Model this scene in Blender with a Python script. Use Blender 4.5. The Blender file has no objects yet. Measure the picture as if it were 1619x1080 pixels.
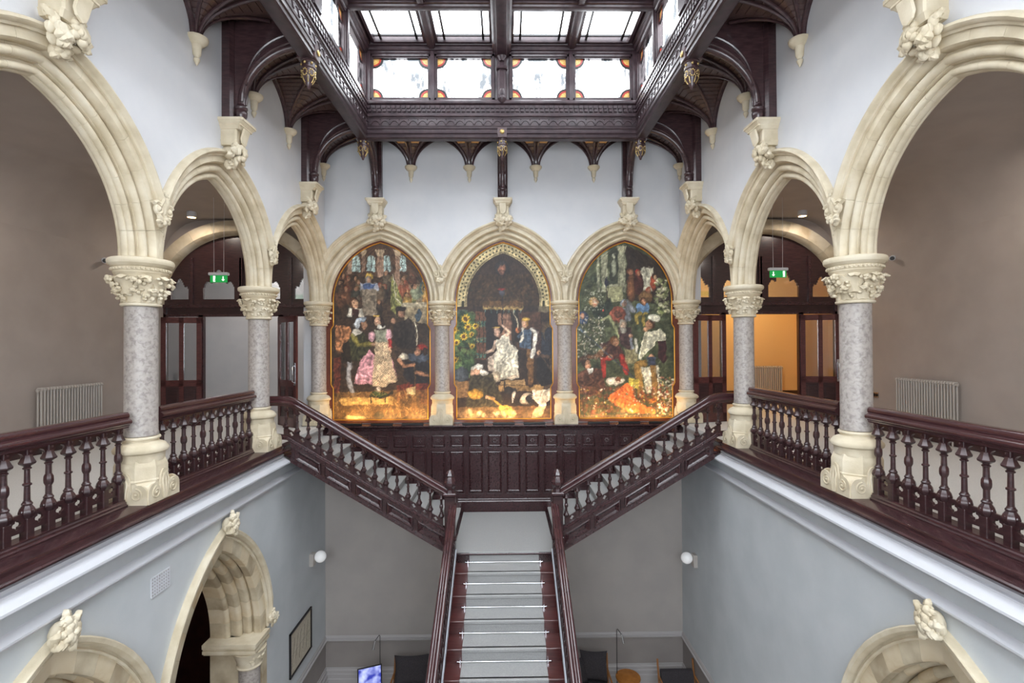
import bpy, bmesh, math, random
import numpy as np
from mathutils import Vector, Matrix
PI = math.pi
ZO = 8.05                       # eye level above the ground floor; all heights below are written relative to the eye
C = bpy.context.scene.collection
SC = bpy.context.scene

# ---------------------------------------------------------------- camera, sky, exposure
cam_d = bpy.data.cameras.new('camera'); cam = bpy.data.objects.new('camera', cam_d); C.objects.link(cam)
cam_d.sensor_width = 36.0; cam_d.lens = 795.26 / 1619 * 36.0; cam_d.clip_start = .05; cam_d.clip_end = 300
YAW, PITCH, ROLL = .0135, .0093, -.0054
fwd = Vector((math.sin(YAW) * math.cos(PITCH), math.cos(YAW) * math.cos(PITCH), math.sin(PITCH)))
right = Vector((math.cos(YAW), -math.sin(YAW), 0)); upv = right.cross(fwd)
r2 = right * math.cos(ROLL) + upv * math.sin(ROLL)
u2 = r2.cross(fwd)
cam.matrix_world = Matrix(((r2.x, u2.x, -fwd.x, .0422), (r2.y, u2.y, -fwd.y, 0), (r2.z, u2.z, -fwd.z, ZO), (0, 0, 0, 1)))
SC.camera = cam
SC.view_settings.view_transform = 'Standard'; SC.view_settings.look = 'None'
SC.view_settings.exposure = .9; SC.view_settings.gamma = 1.0; SC.view_settings.use_curve_mapping = False
world = bpy.data.worlds.new('sky'); SC.world = world; world.use_nodes = True
bg = world.node_tree.nodes['Background']; bg.inputs[0].default_value = (.97, .985, 1.0, 1); bg.inputs[1].default_value = 8.0
cy = SC.cycles
cy.max_bounces = 9; cy.diffuse_bounces = 7; cy.glossy_bounces = 3; cy.transparent_max_bounces = 12; cy.transmission_bounces = 4
cy.sample_clamp_indirect = 6; cy.caustics_reflective = False; cy.caustics_refractive = False
def area(name, loc, rot, sx, sy, power, col=(1, 1, 1), portal=False, spread=None):
    l = bpy.data.lights.new(name, 'AREA'); l.shape = 'RECTANGLE'; l.size = sx; l.size_y = sy; l.energy = power; l.color = col
    if portal: l.cycles.is_portal = True
    if spread: l.spread = spread
    o = bpy.data.objects.new(name, l); C.objects.link(o); o.location = (loc[0], loc[1], loc[2] + ZO); o.rotation_euler = rot
    return o
area('skylight_portal', (0, 4.0, 6.58), (0, 0, 0), 5.7, 13.6, 1, portal=True)
for sx_ in (-1, 1): area('clerestory_portal', (sx_ * 3.0, 4.0, 5.8), (0, sx_ * PI / 2, 0), .9, 13.4, 1, portal=True)
for sx_ in (-1, 1): area('added_window_portal', (sx_ * 2.05, -2.8, .6), (PI / 2, 0, 0), 3.1, 4.0, 1, portal=True)  # portals of the two windows added behind the camera for daylight
area('clerestory_portal', (0, 10.95, 5.8), (-PI / 2, 0, 0), 5.6, .9, 1, portal=True)
def point(name, loc, power, col, r=.05):
    l = bpy.data.lights.new(name, 'POINT'); l.energy = power; l.color = col; l.shadow_soft_size = r
    o = bpy.data.objects.new(name, l); C.objects.link(o); o.location = (loc[0], loc[1], loc[2] + ZO); return o
PICW = 4.2        # watts of each uplighter below the paintings
# corridor ceiling lamps light the galleries
for sx_ in (-1, 1):
    for y_ in (2.2, 6.8, 11.6): area('gallery_ceiling_light', (sx_ * 7.05, y_, 2.96), (0, 0, 0), .16, .16, 25 if y_ < 10 else 10, (1, .9, .8))
    point('ground_floor_lamp', (sx_ * 6.5, 6.0, -4.2), 14, (1, .8, .6), .15)
point('room_light_right', (7.2, 14.4, 2.2), 95, (1, .74, .42), .2)
point('room_light_left', (-6.6, 14.2, 2.2), 45, (1, .93, .85), .2)

# ---------------------------------------------------------------- materials
def lin(c):
    return tuple(((x / 255) / 12.92 if x / 255 <= .04045 else ((x / 255 + .055) / 1.055) ** 2.4) for x in c)
def mat(name, c1, c2=None, scale=6, rough=.6, detail=6, bump=0, bscale=40, metal=0, coat=0, stretch=None, spec=.5, lo=.35, hi=.65, emit=None, distort=0, c3=None, bdist=.01):
    m = bpy.data.materials.new(name); m.use_nodes = True; nt = m.node_tree; b = nt.nodes['Principled BSDF']
    b.inputs['Roughness'].default_value = rough; b.inputs['Metallic'].default_value = metal
    b.inputs['Coat Weight'].default_value = coat; b.inputs['Coat Roughness'].default_value = .12
    b.inputs['Specular IOR Level'].default_value = spec
    tc = nt.nodes.new('ShaderNodeTexCoord'); mp = nt.nodes.new('ShaderNodeMapping'); nt.links.new(tc.outputs['Object'], mp.inputs[0])
    if stretch: mp.inputs['Scale'].default_value = stretch
    if c2 is None: b.inputs['Base Color'].default_value = (*lin(c1), 1)
    else:
        n = nt.nodes.new('ShaderNodeTexNoise'); n.inputs['Scale'].default_value = scale; n.inputs['Detail'].default_value = detail; n.inputs['Distortion'].default_value = distort
        nt.links.new(mp.outputs[0], n.inputs[0])
        r = nt.nodes.new('ShaderNodeValToRGB'); r.color_ramp.elements[0].position = lo; r.color_ramp.elements[1].position = hi
        r.color_ramp.elements[0].color = (*lin(c1), 1); r.color_ramp.elements[1].color = (*lin(c2), 1)
        if c3:
            e = r.color_ramp.elements.new((lo + hi) / 2); e.color = (*lin(c3), 1)
        nt.links.new(n.outputs['Fac'], r.inputs[0]); nt.links.new(r.outputs[0], b.inputs['Base Color'])
    if bump:
        n2 = nt.nodes.new('ShaderNodeTexNoise'); n2.inputs['Scale'].default_value = bscale; n2.inputs['Detail'].default_value = 5
        nt.links.new(mp.outputs[0], n2.inputs[0]); bp = nt.nodes.new('ShaderNodeBump'); bp.inputs['Strength'].default_value = bump; bp.inputs['Distance'].default_value = bdist
        nt.links.new(n2.outputs['Fac'], bp.inputs['Height']); nt.links.new(bp.outputs[0], b.inputs['Normal'])
    if emit: b.inputs['Emission Color'].default_value = (*lin(c1), 1); b.inputs['Emission Strength'].default_value = emit
    return m
M = {}
M['plaster'] = mat('pale_grey_plaster', (206, 207, 210), (212, 212, 214), 2, .8, bump=.08, bscale=60)
M['plaster_low'] = mat('blue_grey_plaster', (192, 197, 200), (199, 203, 206), 2, .75, bump=.08, bscale=60)
M['taupe'] = mat('taupe_wall_paint', (166, 156, 149), (172, 162, 155), 2, .8, bump=.08, bscale=60)
M['dado_paint'] = mat('warm_grey_dado_paint', (146, 139, 136), (152, 145, 141), 2, .6)
M['trimgrey'] = mat('grey_painted_trim', (176, 172, 171), None, rough=.45)
M['white'] = mat('white_gloss_trim', (208, 209, 214), None, rough=.4)
M['backlow'] = mat('warm_grey_lower_wall', (168, 162, 158), (174, 168, 163), 2, .75)
M['stone'] = mat('cream_limestone', (194, 181, 154), (217, 207, 185), 3.5, .75, bump=.18, bscale=70, c3=(208, 196, 171))
M['stone2'] = mat('banded_limestone', (178, 152, 116), (218, 206, 182), 1.6, .75, bump=.18, bscale=70, lo=.3, hi=.7, c3=(208, 192, 162), distort=1.2)
M['stone_d'] = mat('weathered_limestone', (168, 152, 126), (206, 194, 168), 3, .8, bump=.25, bscale=60)
M['marble'] = mat('grey_veined_marble', (142, 134, 130), (174, 166, 160), 22, .45, detail=14, lo=.36, hi=.6, distort=.5, c3=(163, 156, 150), bump=.04)
M['wood'] = mat('dark_mahogany', (42, 23, 26), (62, 37, 38), 5, .3, stretch=(1, 1, 6), coat=.4, bump=.015, bscale=20)
M['woodx'] = mat('dark_mahogany_long_grain', (46, 27, 31), (70, 44, 46), 5, .27, stretch=(6, .6, 6), coat=.4, bump=.015, bscale=20)
M['woodred'] = mat('red_mahogany', (70, 34, 34), (92, 48, 46), 6, .28, stretch=(.6, 6, 6), coat=.5)
M['rail'] = mat('polished_handrail', (58, 32, 36), (70, 40, 42), 2, .2, coat=.6)
M['roof'] = mat('dark_stained_roof_oak', (52, 35, 38), (74, 52, 54), 7, .33, stretch=(1, 1, 5), coat=.4)
M['roofin'] = mat('skylight_oak', (44, 31, 36), (62, 46, 50), 7, .42, coat=.2, spec=.35)
M['boards'] = mat('dark_vault_boarding', (58, 40, 40), (78, 56, 52), 6, .4, stretch=(6, 6, 1), coat=.3)
M['black'] = mat('black_metal', (22, 20, 22), None, rough=.4)
M['gold'] = mat('gilding', (150, 124, 70), (214, 188, 128), 30, .35, metal=.6)
M['frame_gold'] = mat('gilt_fillet', (222, 160, 60), None, rough=.35, metal=.6)
M['frame_red'] = mat('red_brown_frame', (86, 40, 26), (104, 52, 34), 6, .35, coat=.4)
M['carpet'] = mat('grey_wool_carpet', (152, 153, 153), (170, 170, 169), 90, .95, bump=.4, bscale=220, spec=.1)
M['carpet_floor'] = mat('pale_gallery_carpet', (186, 184, 181), (198, 196, 192), 80, .95, bump=.2, bscale=200, spec=.1)
M['chrome'] = mat('polished_steel', (215, 218, 224), None, rough=.18, metal=1)
M['radiator'] = mat('grey_radiator_enamel', (178, 172, 166), None, rough=.4)
M['globe'] = mat('opal_glass_globe', (238, 238, 238), None, rough=.25, emit=.12)
M['green'] = mat('exit_sign_green', (10, 135, 60), None, rough=.4, emit=.5)
M['signwhite'] = mat('sign_white', (240, 248, 240), None, rough=.4, emit=.6)
M['red_glass'] = mat('red_stained_glass', (168, 42, 34), None, rough=.3)
M['yel_glass'] = mat('amber_stained_glass', (235, 205, 120), (190, 120, 50), 60, .3)
M['orange'] = mat('copper_shade', (190, 120, 52), (210, 140, 66), 8, .3, metal=.5)
M['fabric'] = mat('charcoal_fabric', (58, 55, 58), (72, 68, 70), 60, .95, bump=.3, bscale=180, spec=.1)
M['chairwood'] = mat('oak_chair_frame', (140, 92, 50), (160, 108, 62), 8, .45)
M['floorwood'] = mat('brown_floor', (120, 84, 60), (140, 100, 72), 5, .5)
M['palefloor'] = mat('pale_stone_floor', (198, 192, 184), (208, 202, 194), 3, .5)
M['yellowwall'] = mat('ochre_wall_paint', (216, 182, 128), None, rough=.8)
M['warmglow'] = mat('painted_warm_glow', (186, 138, 78), (206, 158, 98), 10, .5)  # warm light on the vault boarding, put into the colour
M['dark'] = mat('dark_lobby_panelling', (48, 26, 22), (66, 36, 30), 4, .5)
M['lampglow'] = mat('warm_lamp_lens', (255, 214, 150), None, emit=9)
M['print'] = mat('pale_print_paper', (186, 176, 156), (206, 198, 180), 9, .6, detail=10, distort=2)
M['stripb'] = mat('pale_blue_grey', (190, 196, 206), None, rough=.35)
M['ceilpaint'] = mat('dim_ceiling_paint', (128, 116, 110), None, rough=.9)
def glassmat(name, tint, cloud, mixf):
    m = bpy.data.materials.new(name); m.use_nodes = True; nt = m.node_tree; nt.nodes.clear()
    out = nt.nodes.new('ShaderNodeOutputMaterial'); t = nt.nodes.new('ShaderNodeBsdfTransparent'); g = nt.nodes.new('ShaderNodeBsdfGlossy'); g.inputs['Roughness'].default_value = .08
    tl = nt.nodes.new('ShaderNodeBsdfDiffuse'); tl.inputs[0].default_value = (.75, .8, .85, 1)
    tc = nt.nodes.new('ShaderNodeTexCoord'); n = nt.nodes.new('ShaderNodeTexNoise'); n.inputs['Scale'].default_value = 1.6; n.inputs['Detail'].default_value = 10; n.inputs['Roughness'].default_value = .75
    mp = nt.nodes.new('ShaderNodeMapping'); mp.inputs['Scale'].default_value = (1.7, 1.7, .6); gp = nt.nodes.new('ShaderNodeNewGeometry'); nt.links.new(gp.outputs['Position'], mp.inputs[0]); nt.links.new(mp.outputs[0], n.inputs[0])
    r = nt.nodes.new('ShaderNodeValToRGB'); r.color_ramp.elements[0].position = .46; r.color_ramp.elements[1].position = .51
    r.color_ramp.elements[0].color = (*cloud, 1); r.color_ramp.elements[1].color = (*tint, 1)
    nt.links.new(n.outputs['Fac'], r.inputs[0]); nt.links.new(r.outputs[0], t.inputs[0])
    a = nt.nodes.new('ShaderNodeMixShader'); a.inputs[0].default_value = mixf; nt.links.new(t.outputs[0], a.inputs[1]); nt.links.new(g.outputs[0], a.inputs[2])
    nt.links.new(a.outputs[0], out.inputs[0]); return m
M['glass'] = glassmat('clear_old_glass', (.93, .95, .97), (.93, .95, .97), .05)
M['wglass'] = glassmat('rippled_clerestory_glass', (.96, .975, .99), (.215, .225, .235), .05)
M['dglass'] = glassmat('door_glass', (.8, .82, .84), (.8, .82, .84), .22)

# ---------------------------------------------------------------- mesh building
class MB:
    def __init__(s): s.v = []; s.f = []
    def pts(s, vs, fs):
        k = len(s.v); s.v += [tuple(p) for p in vs]; s.f += [tuple(i + k for i in f) for f in fs]; return s
    def box(s, x0, x1, y0, y1, z0, z1):
        return s.pts([(x, y, z) for x in (x0, x1) for y in (y0, y1) for z in (z0, z1)], [(0, 1, 3, 2), (4, 6, 7, 5), (0, 4, 5, 1), (2, 3, 7, 6), (0, 2, 6, 4), (1, 5, 7, 3)])
    def cbox(s, x0, x1, y0, y1, z0, z1, c=.01):   # box with chamfered edges (hull of three slabs)
        bm = bmesh.new()
        for a in (0, 1):
            for b_ in (0, 1):
                for d in (0, 1):
                    X = (x0, x1)[a]; Y = (y0, y1)[b_]; Z = (z0, z1)[d]; sx = (c, -c)[a]; sy = (c, -c)[b_]; sz = (c, -c)[d]
                    bm.verts.new((X, Y + sy, Z + sz)); bm.verts.new((X + sx, Y, Z + sz)); bm.verts.new((X + sx, Y + sy, Z))
        bmesh.ops.convex_hull(bm, input=bm.verts[:]); bmesh.ops.dissolve_limit(bm, angle_limit=.01, verts=bm.verts[:], edges=bm.edges[:])
        bm.verts.index_update(); s.pts([v.co[:] for v in bm.verts], [[v.index for v in f.verts] for f in bm.faces]); bm.free(); return s
    def loft(s, rings, cap=True, close=True):
        n = len(rings[0]); k = len(s.v)
        for r in rings: s.v += [tuple(p) for p in r]
        for i in range(len(rings) - 1):
            for j in range(n if close else n - 1):
                a = k + i * n + j; b = k + i * n + (j + 1) % n; s.f.append((a, b, b + n, a + n))
        if cap:
            s.f.append(tuple(range(k + n - 1, k - 1, -1))); s.f.append(tuple(range(k + (len(rings) - 1) * n, k + len(rings) * n)))
        return s
    def lathe(s, prof, n=16, c=(0, 0), ph=0):
        rings = [[(c[0] + r * math.cos(ph + 2 * PI * j / n), c[1] + r * math.sin(ph + 2 * PI * j / n), z) for j in range(n)] for r, z in prof]
        return s.loft(rings)
    def tube(s, pts, r, n=8, cap=True):
        P = [Vector(p) for p in pts]; rings = []; ref = Vector((0, 0, 1))
        t0 = (P[1] - P[0]).normalized()
        if abs(t0.dot(ref)) > .9: ref = Vector((1, 0, 0))
        nrm = t0.cross(ref).normalized()
        for i, p in enumerate(P):
            t = (P[min(i + 1, len(P) - 1)] - P[max(i - 1, 0)]).normalized()
            nrm = (nrm - t * nrm.dot(t)).normalized(); b = t.cross(nrm)
            rr = r[i] if isinstance(r, (list, tuple)) else r
            rings.append([p + (nrm * math.cos(2 * PI * j / n) + b * math.sin(2 * PI * j / n)) * rr for j in range(n)])
        return s.loft(rings, cap)
    def sph(s, c, r, n=8, m=6):
        rx, ry, rz = r if isinstance(r, (tuple, list)) else (r, r, r)
        rings = []
        for i in range(m + 1):
            a = -PI / 2 + PI * (i + (.12 if i == 0 else -.12 if i == m else 0)) / m
            rings.append([(c[0] + rx * math.cos(a) * math.cos(2 * PI * j / n), c[1] + ry * math.cos(a) * math.sin(2 * PI * j / n), c[2] + rz * math.sin(a)) for j in range(n)])
        return s.loft(rings)
    def prism(s, poly, fa, fb):   # poly of 2D points, fa/fb map a 2D point to 3D at either end
        return s.loft([[fa(*p) for p in poly], [fb(*p) for p in poly]])
    def mapv(s, fn):
        s.v = [tuple(fn(*p)) for p in s.v]; return s
    def add(s, o, fn=None):
        return s.pts([fn(*p) for p in o.v] if fn else o.v, o.f)
def mesh(name, mb, m, org=(0, 0, 0), smooth=35):
    me = bpy.data.meshes.new(name); ox, oy, oz = org
    me.from_pydata([(x - ox, y - oy, z - oz) for x, y, z in mb.v], [], mb.f)
    bm = bmesh.new(); bm.from_mesh(me); bmesh.ops.recalc_face_normals(bm, faces=bm.faces[:]); bm.to_mesh(me); bm.free()
    for mm in (m if isinstance(m, list) else [m]): me.materials.append(M[mm] if isinstance(mm, str) else mm)
    if smooth:
        me.shade_smooth(); me.set_sharp_from_angle(angle=math.radians(smooth))
    return me
def tag(o, label=None, cat=None, group=None, kind=None):
    if label: o['label'] = label
    if cat: o['category'] = cat
    if group: o['group'] = group
    if kind: o['kind'] = kind
    return o
def thing(name, org, label, cat, group=None):
    o = bpy.data.objects.new(name, None); C.objects.link(o); o.location = (org[0], org[1], org[2] + ZO); o.empty_display_size = .1
    o['org'] = [float(a) for a in org]; return tag(o, label, cat, group)
def part(name, mb, m, parent, smooth=35, label=None, kind=None):      # geometry in hall coordinates, parented to its thing
    org = tuple(parent['org'])
    o = bpy.data.objects.new(name, mesh(name, mb, m, org, smooth)); C.objects.link(o); o.parent = parent; o['org'] = org
    return tag(o, label, None, None, kind)
def inst(name, me, parent, loc, rz=0, sc=None, label=None):          # shared mesh placed under a thing; loc in hall coordinates
    org = parent['org']; o = bpy.data.objects.new(name, me); C.objects.link(o); o.parent = parent
    o.location = (loc[0] - org[0], loc[1] - org[1], loc[2] - org[2]); o.rotation_euler = (0, 0, rz)
    if sc: o.scale = sc
    return tag(o, label)
def branch(name, parent):      # a part that only gathers sub-parts
    o = bpy.data.objects.new(name, None); C.objects.link(o); o.parent = parent; o['org'] = list(parent['org']); o.empty_display_size = .1
    return o
def single(name, mb, m, label=None, cat=None, group=None, kind=None, smooth=35):
    c = np.array(mb.v); org = (float((c[:, 0].min() + c[:, 0].max()) / 2), float((c[:, 1].min() + c[:, 1].max()) / 2), float(c[:, 2].min()))
    o = bpy.data.objects.new(name, mesh(name, mb, m, org, smooth)); C.objects.link(o); o.location = (org[0], org[1], org[2] + ZO); o['org'] = org
    return tag(o, label, cat, group, kind)
def struct(name, mb, m, smooth=35): return single(name, mb, m, kind='structure', smooth=smooth)

# ---------------------------------------------------------------- hall frame
YB, W, FACE = 12.34, 4.5, .22
FRB = lambda u, p, z: (u, YB - p, z)
FRL = lambda u, p, z: (-W + p, u, z)
FRR = lambda u, p, z: (W - p, u, z)
ZG = -1.87            # gallery ledge
ZSP = 1.10            # arch springing
def arc_xy(h, c, d, t):
    R = h + c + d; th = math.acos(min(1, c / R)) * t
    return R * math.cos(th) - c, R * math.sin(th)
def arch_t_at_x(h, c, d, xm):      # parameter where the curve crosses |x| = xm
    R = h + c + d
    if R - c <= xm: return 0
    return math.acos((xm + c) / R) / math.acos(c / R)
def voussoirs(parent, F, u0, zs, h, c, prof, n, xm, m, sub=3, gap=.0006, names='voussoir'):
    for s in (-1, 1):
        for i in range(n):
            t0 = i / n + (gap if i else 0); t1 = (i + 1) / n - (gap if i < n - 1 else 0)
            mb = MB(); rings = []
            for k in range(sub + 1):
                t = t0 + (t1 - t0) * k / sub; ring = []
                for d, p in prof:
                    x, z = arc_xy(h, c, d, t); ring.append(F(u0 + s * min(x, xm), p, zs + z))
                rings.append(ring)
            mb.loft(rings); part(names, mb, m[(i * 7 + (s > 0) * 3 + i // 2) % len(m)], parent, smooth=40)
def hood(parent, F, u0, zs, h, c, prof, xm, m, n=12):
    mb = MB()
    for s in (-1, 1):
        rings = []
        for k in range(n + 1):
            ring = []
            for d, p in prof:
                t0 = arch_t_at_x(h, c, d, xm); t = t0 + (1 - t0) * k / n
                x, z = arc_xy(h, c, d, t); ring.append(F(u0 + s * x, p, zs + z))
            rings.append(ring)
        mb.loft(rings)
    return part('hood_mould', mb, m, parent, smooth=40)
def bead(cx, cy_, r, a0, a1, n=6):
    return [(cx + r * math.cos(math.radians(a0 + (a1 - a0) * i / n)), cy_ + r * math.sin(math.radians(a0 + (a1 - a0) * i / n))) for i in range(n + 1)]
# moulding: (distance out from the intrados, how proud of the wall's mid plane)
INNER = [(0, .02), (.012, .04)] + bead(.052, .06, .036, 210, 10) + [(.094, .045), (.112, .045), (.116, .09)] + bead(.165, .115, .046, 210, 10) + [(.214, .10), (.236, .105), (.24, .17), (.247, .2), (.262, .22)]
PROF_SIDE = INNER + [(.40, .22), (.40, -.22)] + [(d, -p) for d, p in reversed(INNER)]
PROF_BACK = INNER + [(.40, .22), (.40, -.06), (0, -.06)]
HOOD = [(.355, .215), (.352, .25), (.375, .262), (.385, .295), (.41, .315), (.435, .305), (.45, .27), (.455, .215)]
AH, AC = 1.2, .34
WALL_TOP = 5.08
def arcade_wall(name, F, centres, u_lo, u_hi, m, p0=-.22, p1=.22):
    mb = MB(); d = .385
    for u0 in centres:
        t0 = arch_t_at_x(AH, AC, d, 1.5)
        for s in (-1, 1):
            cur = []
            for k in range(17):
                x, z = arc_xy(AH, AC, d, t0 + (1 - t0) * k / 16); cur.append((u0 + s * min(x, 1.5), ZSP + z))
            for a, b in zip(cur[:-1], cur[1:]):
                poly = [a, b, (b[0], WALL_TOP), (a[0], WALL_TOP)]
                mb.prism(poly, lambda x, z: F(x, p1, z), lambda x, z: F(x, p0, z))
    return struct(name, mb, m, smooth=0)

# ---------------------------------------------------------------- structure
arcade_wall('wall_back', FRB, (-3, 0, 3), -4.5, 4.5, 'plaster')
side_c = (1.84, 4.84, 7.84, 10.84)
arcade_wall('wall_left', FRL, side_c, 0, 0, 'plaster')
arcade_wall('wall_right', FRR, side_c, 0, 0, 'plaster')
rw = MB().box(-8.6, -3.6, -2.9, -2.66, -8.05, 6.6).box(3.6, 8.6, -2.9, -2.66, -8.05, 6.6).box(-.5, .5, -2.9, -2.66, -8.05, 6.6)
for x0, x1 in ((-3.6, -.5), (.5, 3.6)): rw.box(x0, x1, -2.9, -2.66, -8.05, -1.4).box(x0, x1, -2.9, -2.66, 2.6, 6.6)  # openings for the two added rear windows
struct('wall_rear', rw, 'plaster', 0)
struct('wall_back', MB().box(-4.9, 4.9, YB + .06, YB + .3, -8.05, WALL_TOP), 'plaster', 0)
for s, nm in ((-1, 'wall_left'), (1, 'wall_right')):
    struct(nm, MB().box(min(s * 4.28, s * 4.72), max(s * 4.28, s * 4.72), -2.66, .34, -1.9, WALL_TOP), 'plaster', 0)

# lower walls with arched openings
LH, LC, LS = 1.19, .94, -5.0
LOWD = .8
def lower_wall(nm, s, centres):
    F = lambda u, p, z: (s * (4.28 - p), u, z)
    mb = MB(); ys = [-2.66]; top = -1.93
    def slab(u0, u1, z0, z1): mb.prism([(u0, z0), (u1, z0), (u1, z1), (u0, z1)], lambda u, z: F(u, 0, z), lambda u, z: F(u, -LOWD, z))
    cur_u = -2.66
    for c in centres:
        slab(cur_u, c - LH - .2, -8.05, top)
        for sg in (-1, 1):
            pts = [(LH + .2, -8.05 + 3.05)] ; cur = [(c + sg * arc_xy(LH, LC, .2, k / 14)[0], LS + arc_xy(LH, LC, .2, k / 14)[1]) for k in range(15)]
            for a, b in zip(cur[:-1], cur[1:]):
                mb.prism([a, b, (b[0], top), (a[0], top)], lambda u, z: F(u, 0, z), lambda u, z: F(u, -LOWD, z))
        cur_u = c + LH + .2
    slab(cur_u, YB, -8.05, top)
    return struct(nm, mb, 'plaster_low', 0)
lower_wall('wall_left', -1, (4.84, 7.74)); lower_wall('wall_right', 1, (4.84,))
struct('wall_back', MB().box(-4.28, 4.28, 12.12, YB + .07, -8.05, -1.95), 'backlow', 0)
struct('floor', MB().box(-4.9, 4.9, -2.9, 12.6, -8.2, -8.05), 'palefloor', 0)
for s in (-1, 1): struct('floor', MB().box(min(s * 4.9, s * 9.6), max(s * 4.9, s * 9.6), -2.9, 12.6, -8.2, -8.05), 'floorwood', 0)
for s in (-1, 1):
    mb = MB().box(min(s * 4.26, s * 8.5), max(s * 4.26, s * 8.5), -2.66, 12.4, -2.1, -1.885)
    struct('floor', mb, 'carpet_floor', 0)
    cove = [(8.31, 2.1)] + [(8.3 - 1.0 * (1 - math.cos(PI / 2 * i / 10)), 2.1 + 1.02 * math.sin(PI / 2 * i / 10)) for i in range(11)] + [(4.7, 3.12), (4.7, 3.3), (8.5, 3.3), (8.5, 2.1)]
    struct('ceiling', MB().prism(cove, lambda a, z: (s * a, -2.66, z), lambda a, z: (s * a, 12.36, z)), 'taupe', 30)
    nm = 'wall_left' if s < 0 else 'wall_right'
    struct(nm, MB().box(min(s * 8.3, s * 8.5), max(s * 8.3, s * 8.5), -2.66, 12.5, -2.0, 3.3), 'taupe', 0)
    mb = MB().prism([(0, -1.885), (.03, -1.885), (.03, -1.5), (.018, -1.45), (.02, -1.42), (0, -1.40)], lambda a, z: (s * (8.3 - a), -2.6, z), lambda a, z: (s * (8.3 - a), 12.38, z))
    struct('baseboard_left' if s < 0 else 'baseboard_right', mb, 'wood')
    # ground-floor lobbies behind the lower arches
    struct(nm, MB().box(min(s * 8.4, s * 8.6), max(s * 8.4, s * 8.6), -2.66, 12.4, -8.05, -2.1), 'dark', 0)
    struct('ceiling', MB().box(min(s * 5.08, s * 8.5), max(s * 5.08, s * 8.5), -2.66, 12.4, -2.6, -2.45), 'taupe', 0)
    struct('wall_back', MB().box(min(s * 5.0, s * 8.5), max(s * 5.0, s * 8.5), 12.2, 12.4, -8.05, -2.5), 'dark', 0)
# doorway glimpsed inside the left lower arch
mb = MB().box(-8.4, -8.3, 8.6, 8.75, -8.05, -4.6).box(-8.4, -8.3, 10.4, 10.55, -8.05, -4.6).box(-8.4, -8.3, 8.6, 10.55, -4.75, -4.6)
struct('trim_1', mb, 'wood')

# gallery ledge, cornice and picture mould
def side_ext(prof, s, y0, y1): return MB().prism(prof, lambda a, z: (s * a, y0, z), lambda a, z: (s * a, y1, z))
for s, nm in ((-1, 'left'), (1, 'right')):
    e = thing('gallery_ledge', (s * 4.3, 3.5, ZG - .1), 'dark wooden ledge planks along the edge of the %s gallery' % nm, 'ledge')
    part('upper_plank', side_ext([(4.22, -1.985), (4.205, -1.9), (4.215, -1.878), (4.235, -1.87), (4.8, -1.87), (4.8, -1.985)], s, -2.66, 9.66), 'woodx', e)
    ys = [-2.66, .6, 3.2, 4.55, 5.6, 6.55, 7.9, 9.66]
    for a, b in zip(ys[:-1], ys[1:]):
        part('plank', side_ext([(4.085, -1.965), (4.08, -1.945), (4.095, -1.932), (4.3, -1.932), (4.3, -1.965)], s, a + .002, b - .002), 'woodx', e)
    cor = [(4.3, -1.966), (4.2, -1.966), (4.2, -2.02), (4.17, -2.028), (4.17, -2.045), (4.195, -2.052), (4.195, -2.075), (4.165, -2.082), (4.165, -2.1), (4.15, -2.108), (4.125, -2.12), (4.07, -2.158), (4.05, -2.165), (4.05, -2.19), (4.09, -2.2), (4.12, -2.225), (4.3, -2.245)]
    struct('trim_2' if s < 0 else 'trim_3', side_ext(cor, s, -2.66, 9.64), 'white')
    struct('trim_4' if s < 0 else 'trim_5', side_ext([(4.3, -2.455), (4.27, -2.462), (4.205, -2.505), (4.188, -2.512), (4.188, -2.53), (4.215, -2.54), (4.22, -2.56), (4.3, -2.57)], s, -2.66, 12.1), 'white')
    # chair rail and skirting of the ground floor
    rail = [(4.3, -6.88), (4.27, -6.88), (4.265, -6.9), (4.25, -6.92), (4.25, -6.955), (4.22, -6.965), (4.22, -6.985), (4.26, -7.0), (4.3, -7.0)]
    sk = [(4.3, -7.62), (4.26, -7.63), (4.255, -7.67), (4.235, -7.69), (4.235, -7.75), (4.21, -7.77), (4.21, -7.85), (4.19, -7.87), (4.19, -8.05), (4.3, -8.05)]
    y0 = 9.3 if s < 0 else 6.5
    struct('trim_6' if s < 0 else 'trim_7', side_ext(rail, s, y0, 12.12), 'trimgrey')
    struct('baseboard_left' if s < 0 else 'baseboard_right', side_ext(sk, s, y0, 12.12), 'trimgrey')
    struct('trim_8' if s < 0 else 'trim_9', side_ext([(4.276, -8.05), (4.285, -8.05), (4.285, -6.99), (4.276, -6.99)], s, y0, 12.12), 'dado_paint', 0)
bk = lambda prof: MB().prism([(a - 4.28, z) for a, z in prof], lambda a, z: (-4.28, 12.12 + a, z), lambda a, z: (4.28, 12.12 + a, z))
struct('trim_10', bk(rail), 'trimgrey'); struct('baseboard_back', bk(sk), 'trimgrey')
struct('trim_11', bk([(4.274, -8.05), (4.285, -8.05), (4.285, -6.99), (4.274, -6.99)]), 'dado_paint', 0)

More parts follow.
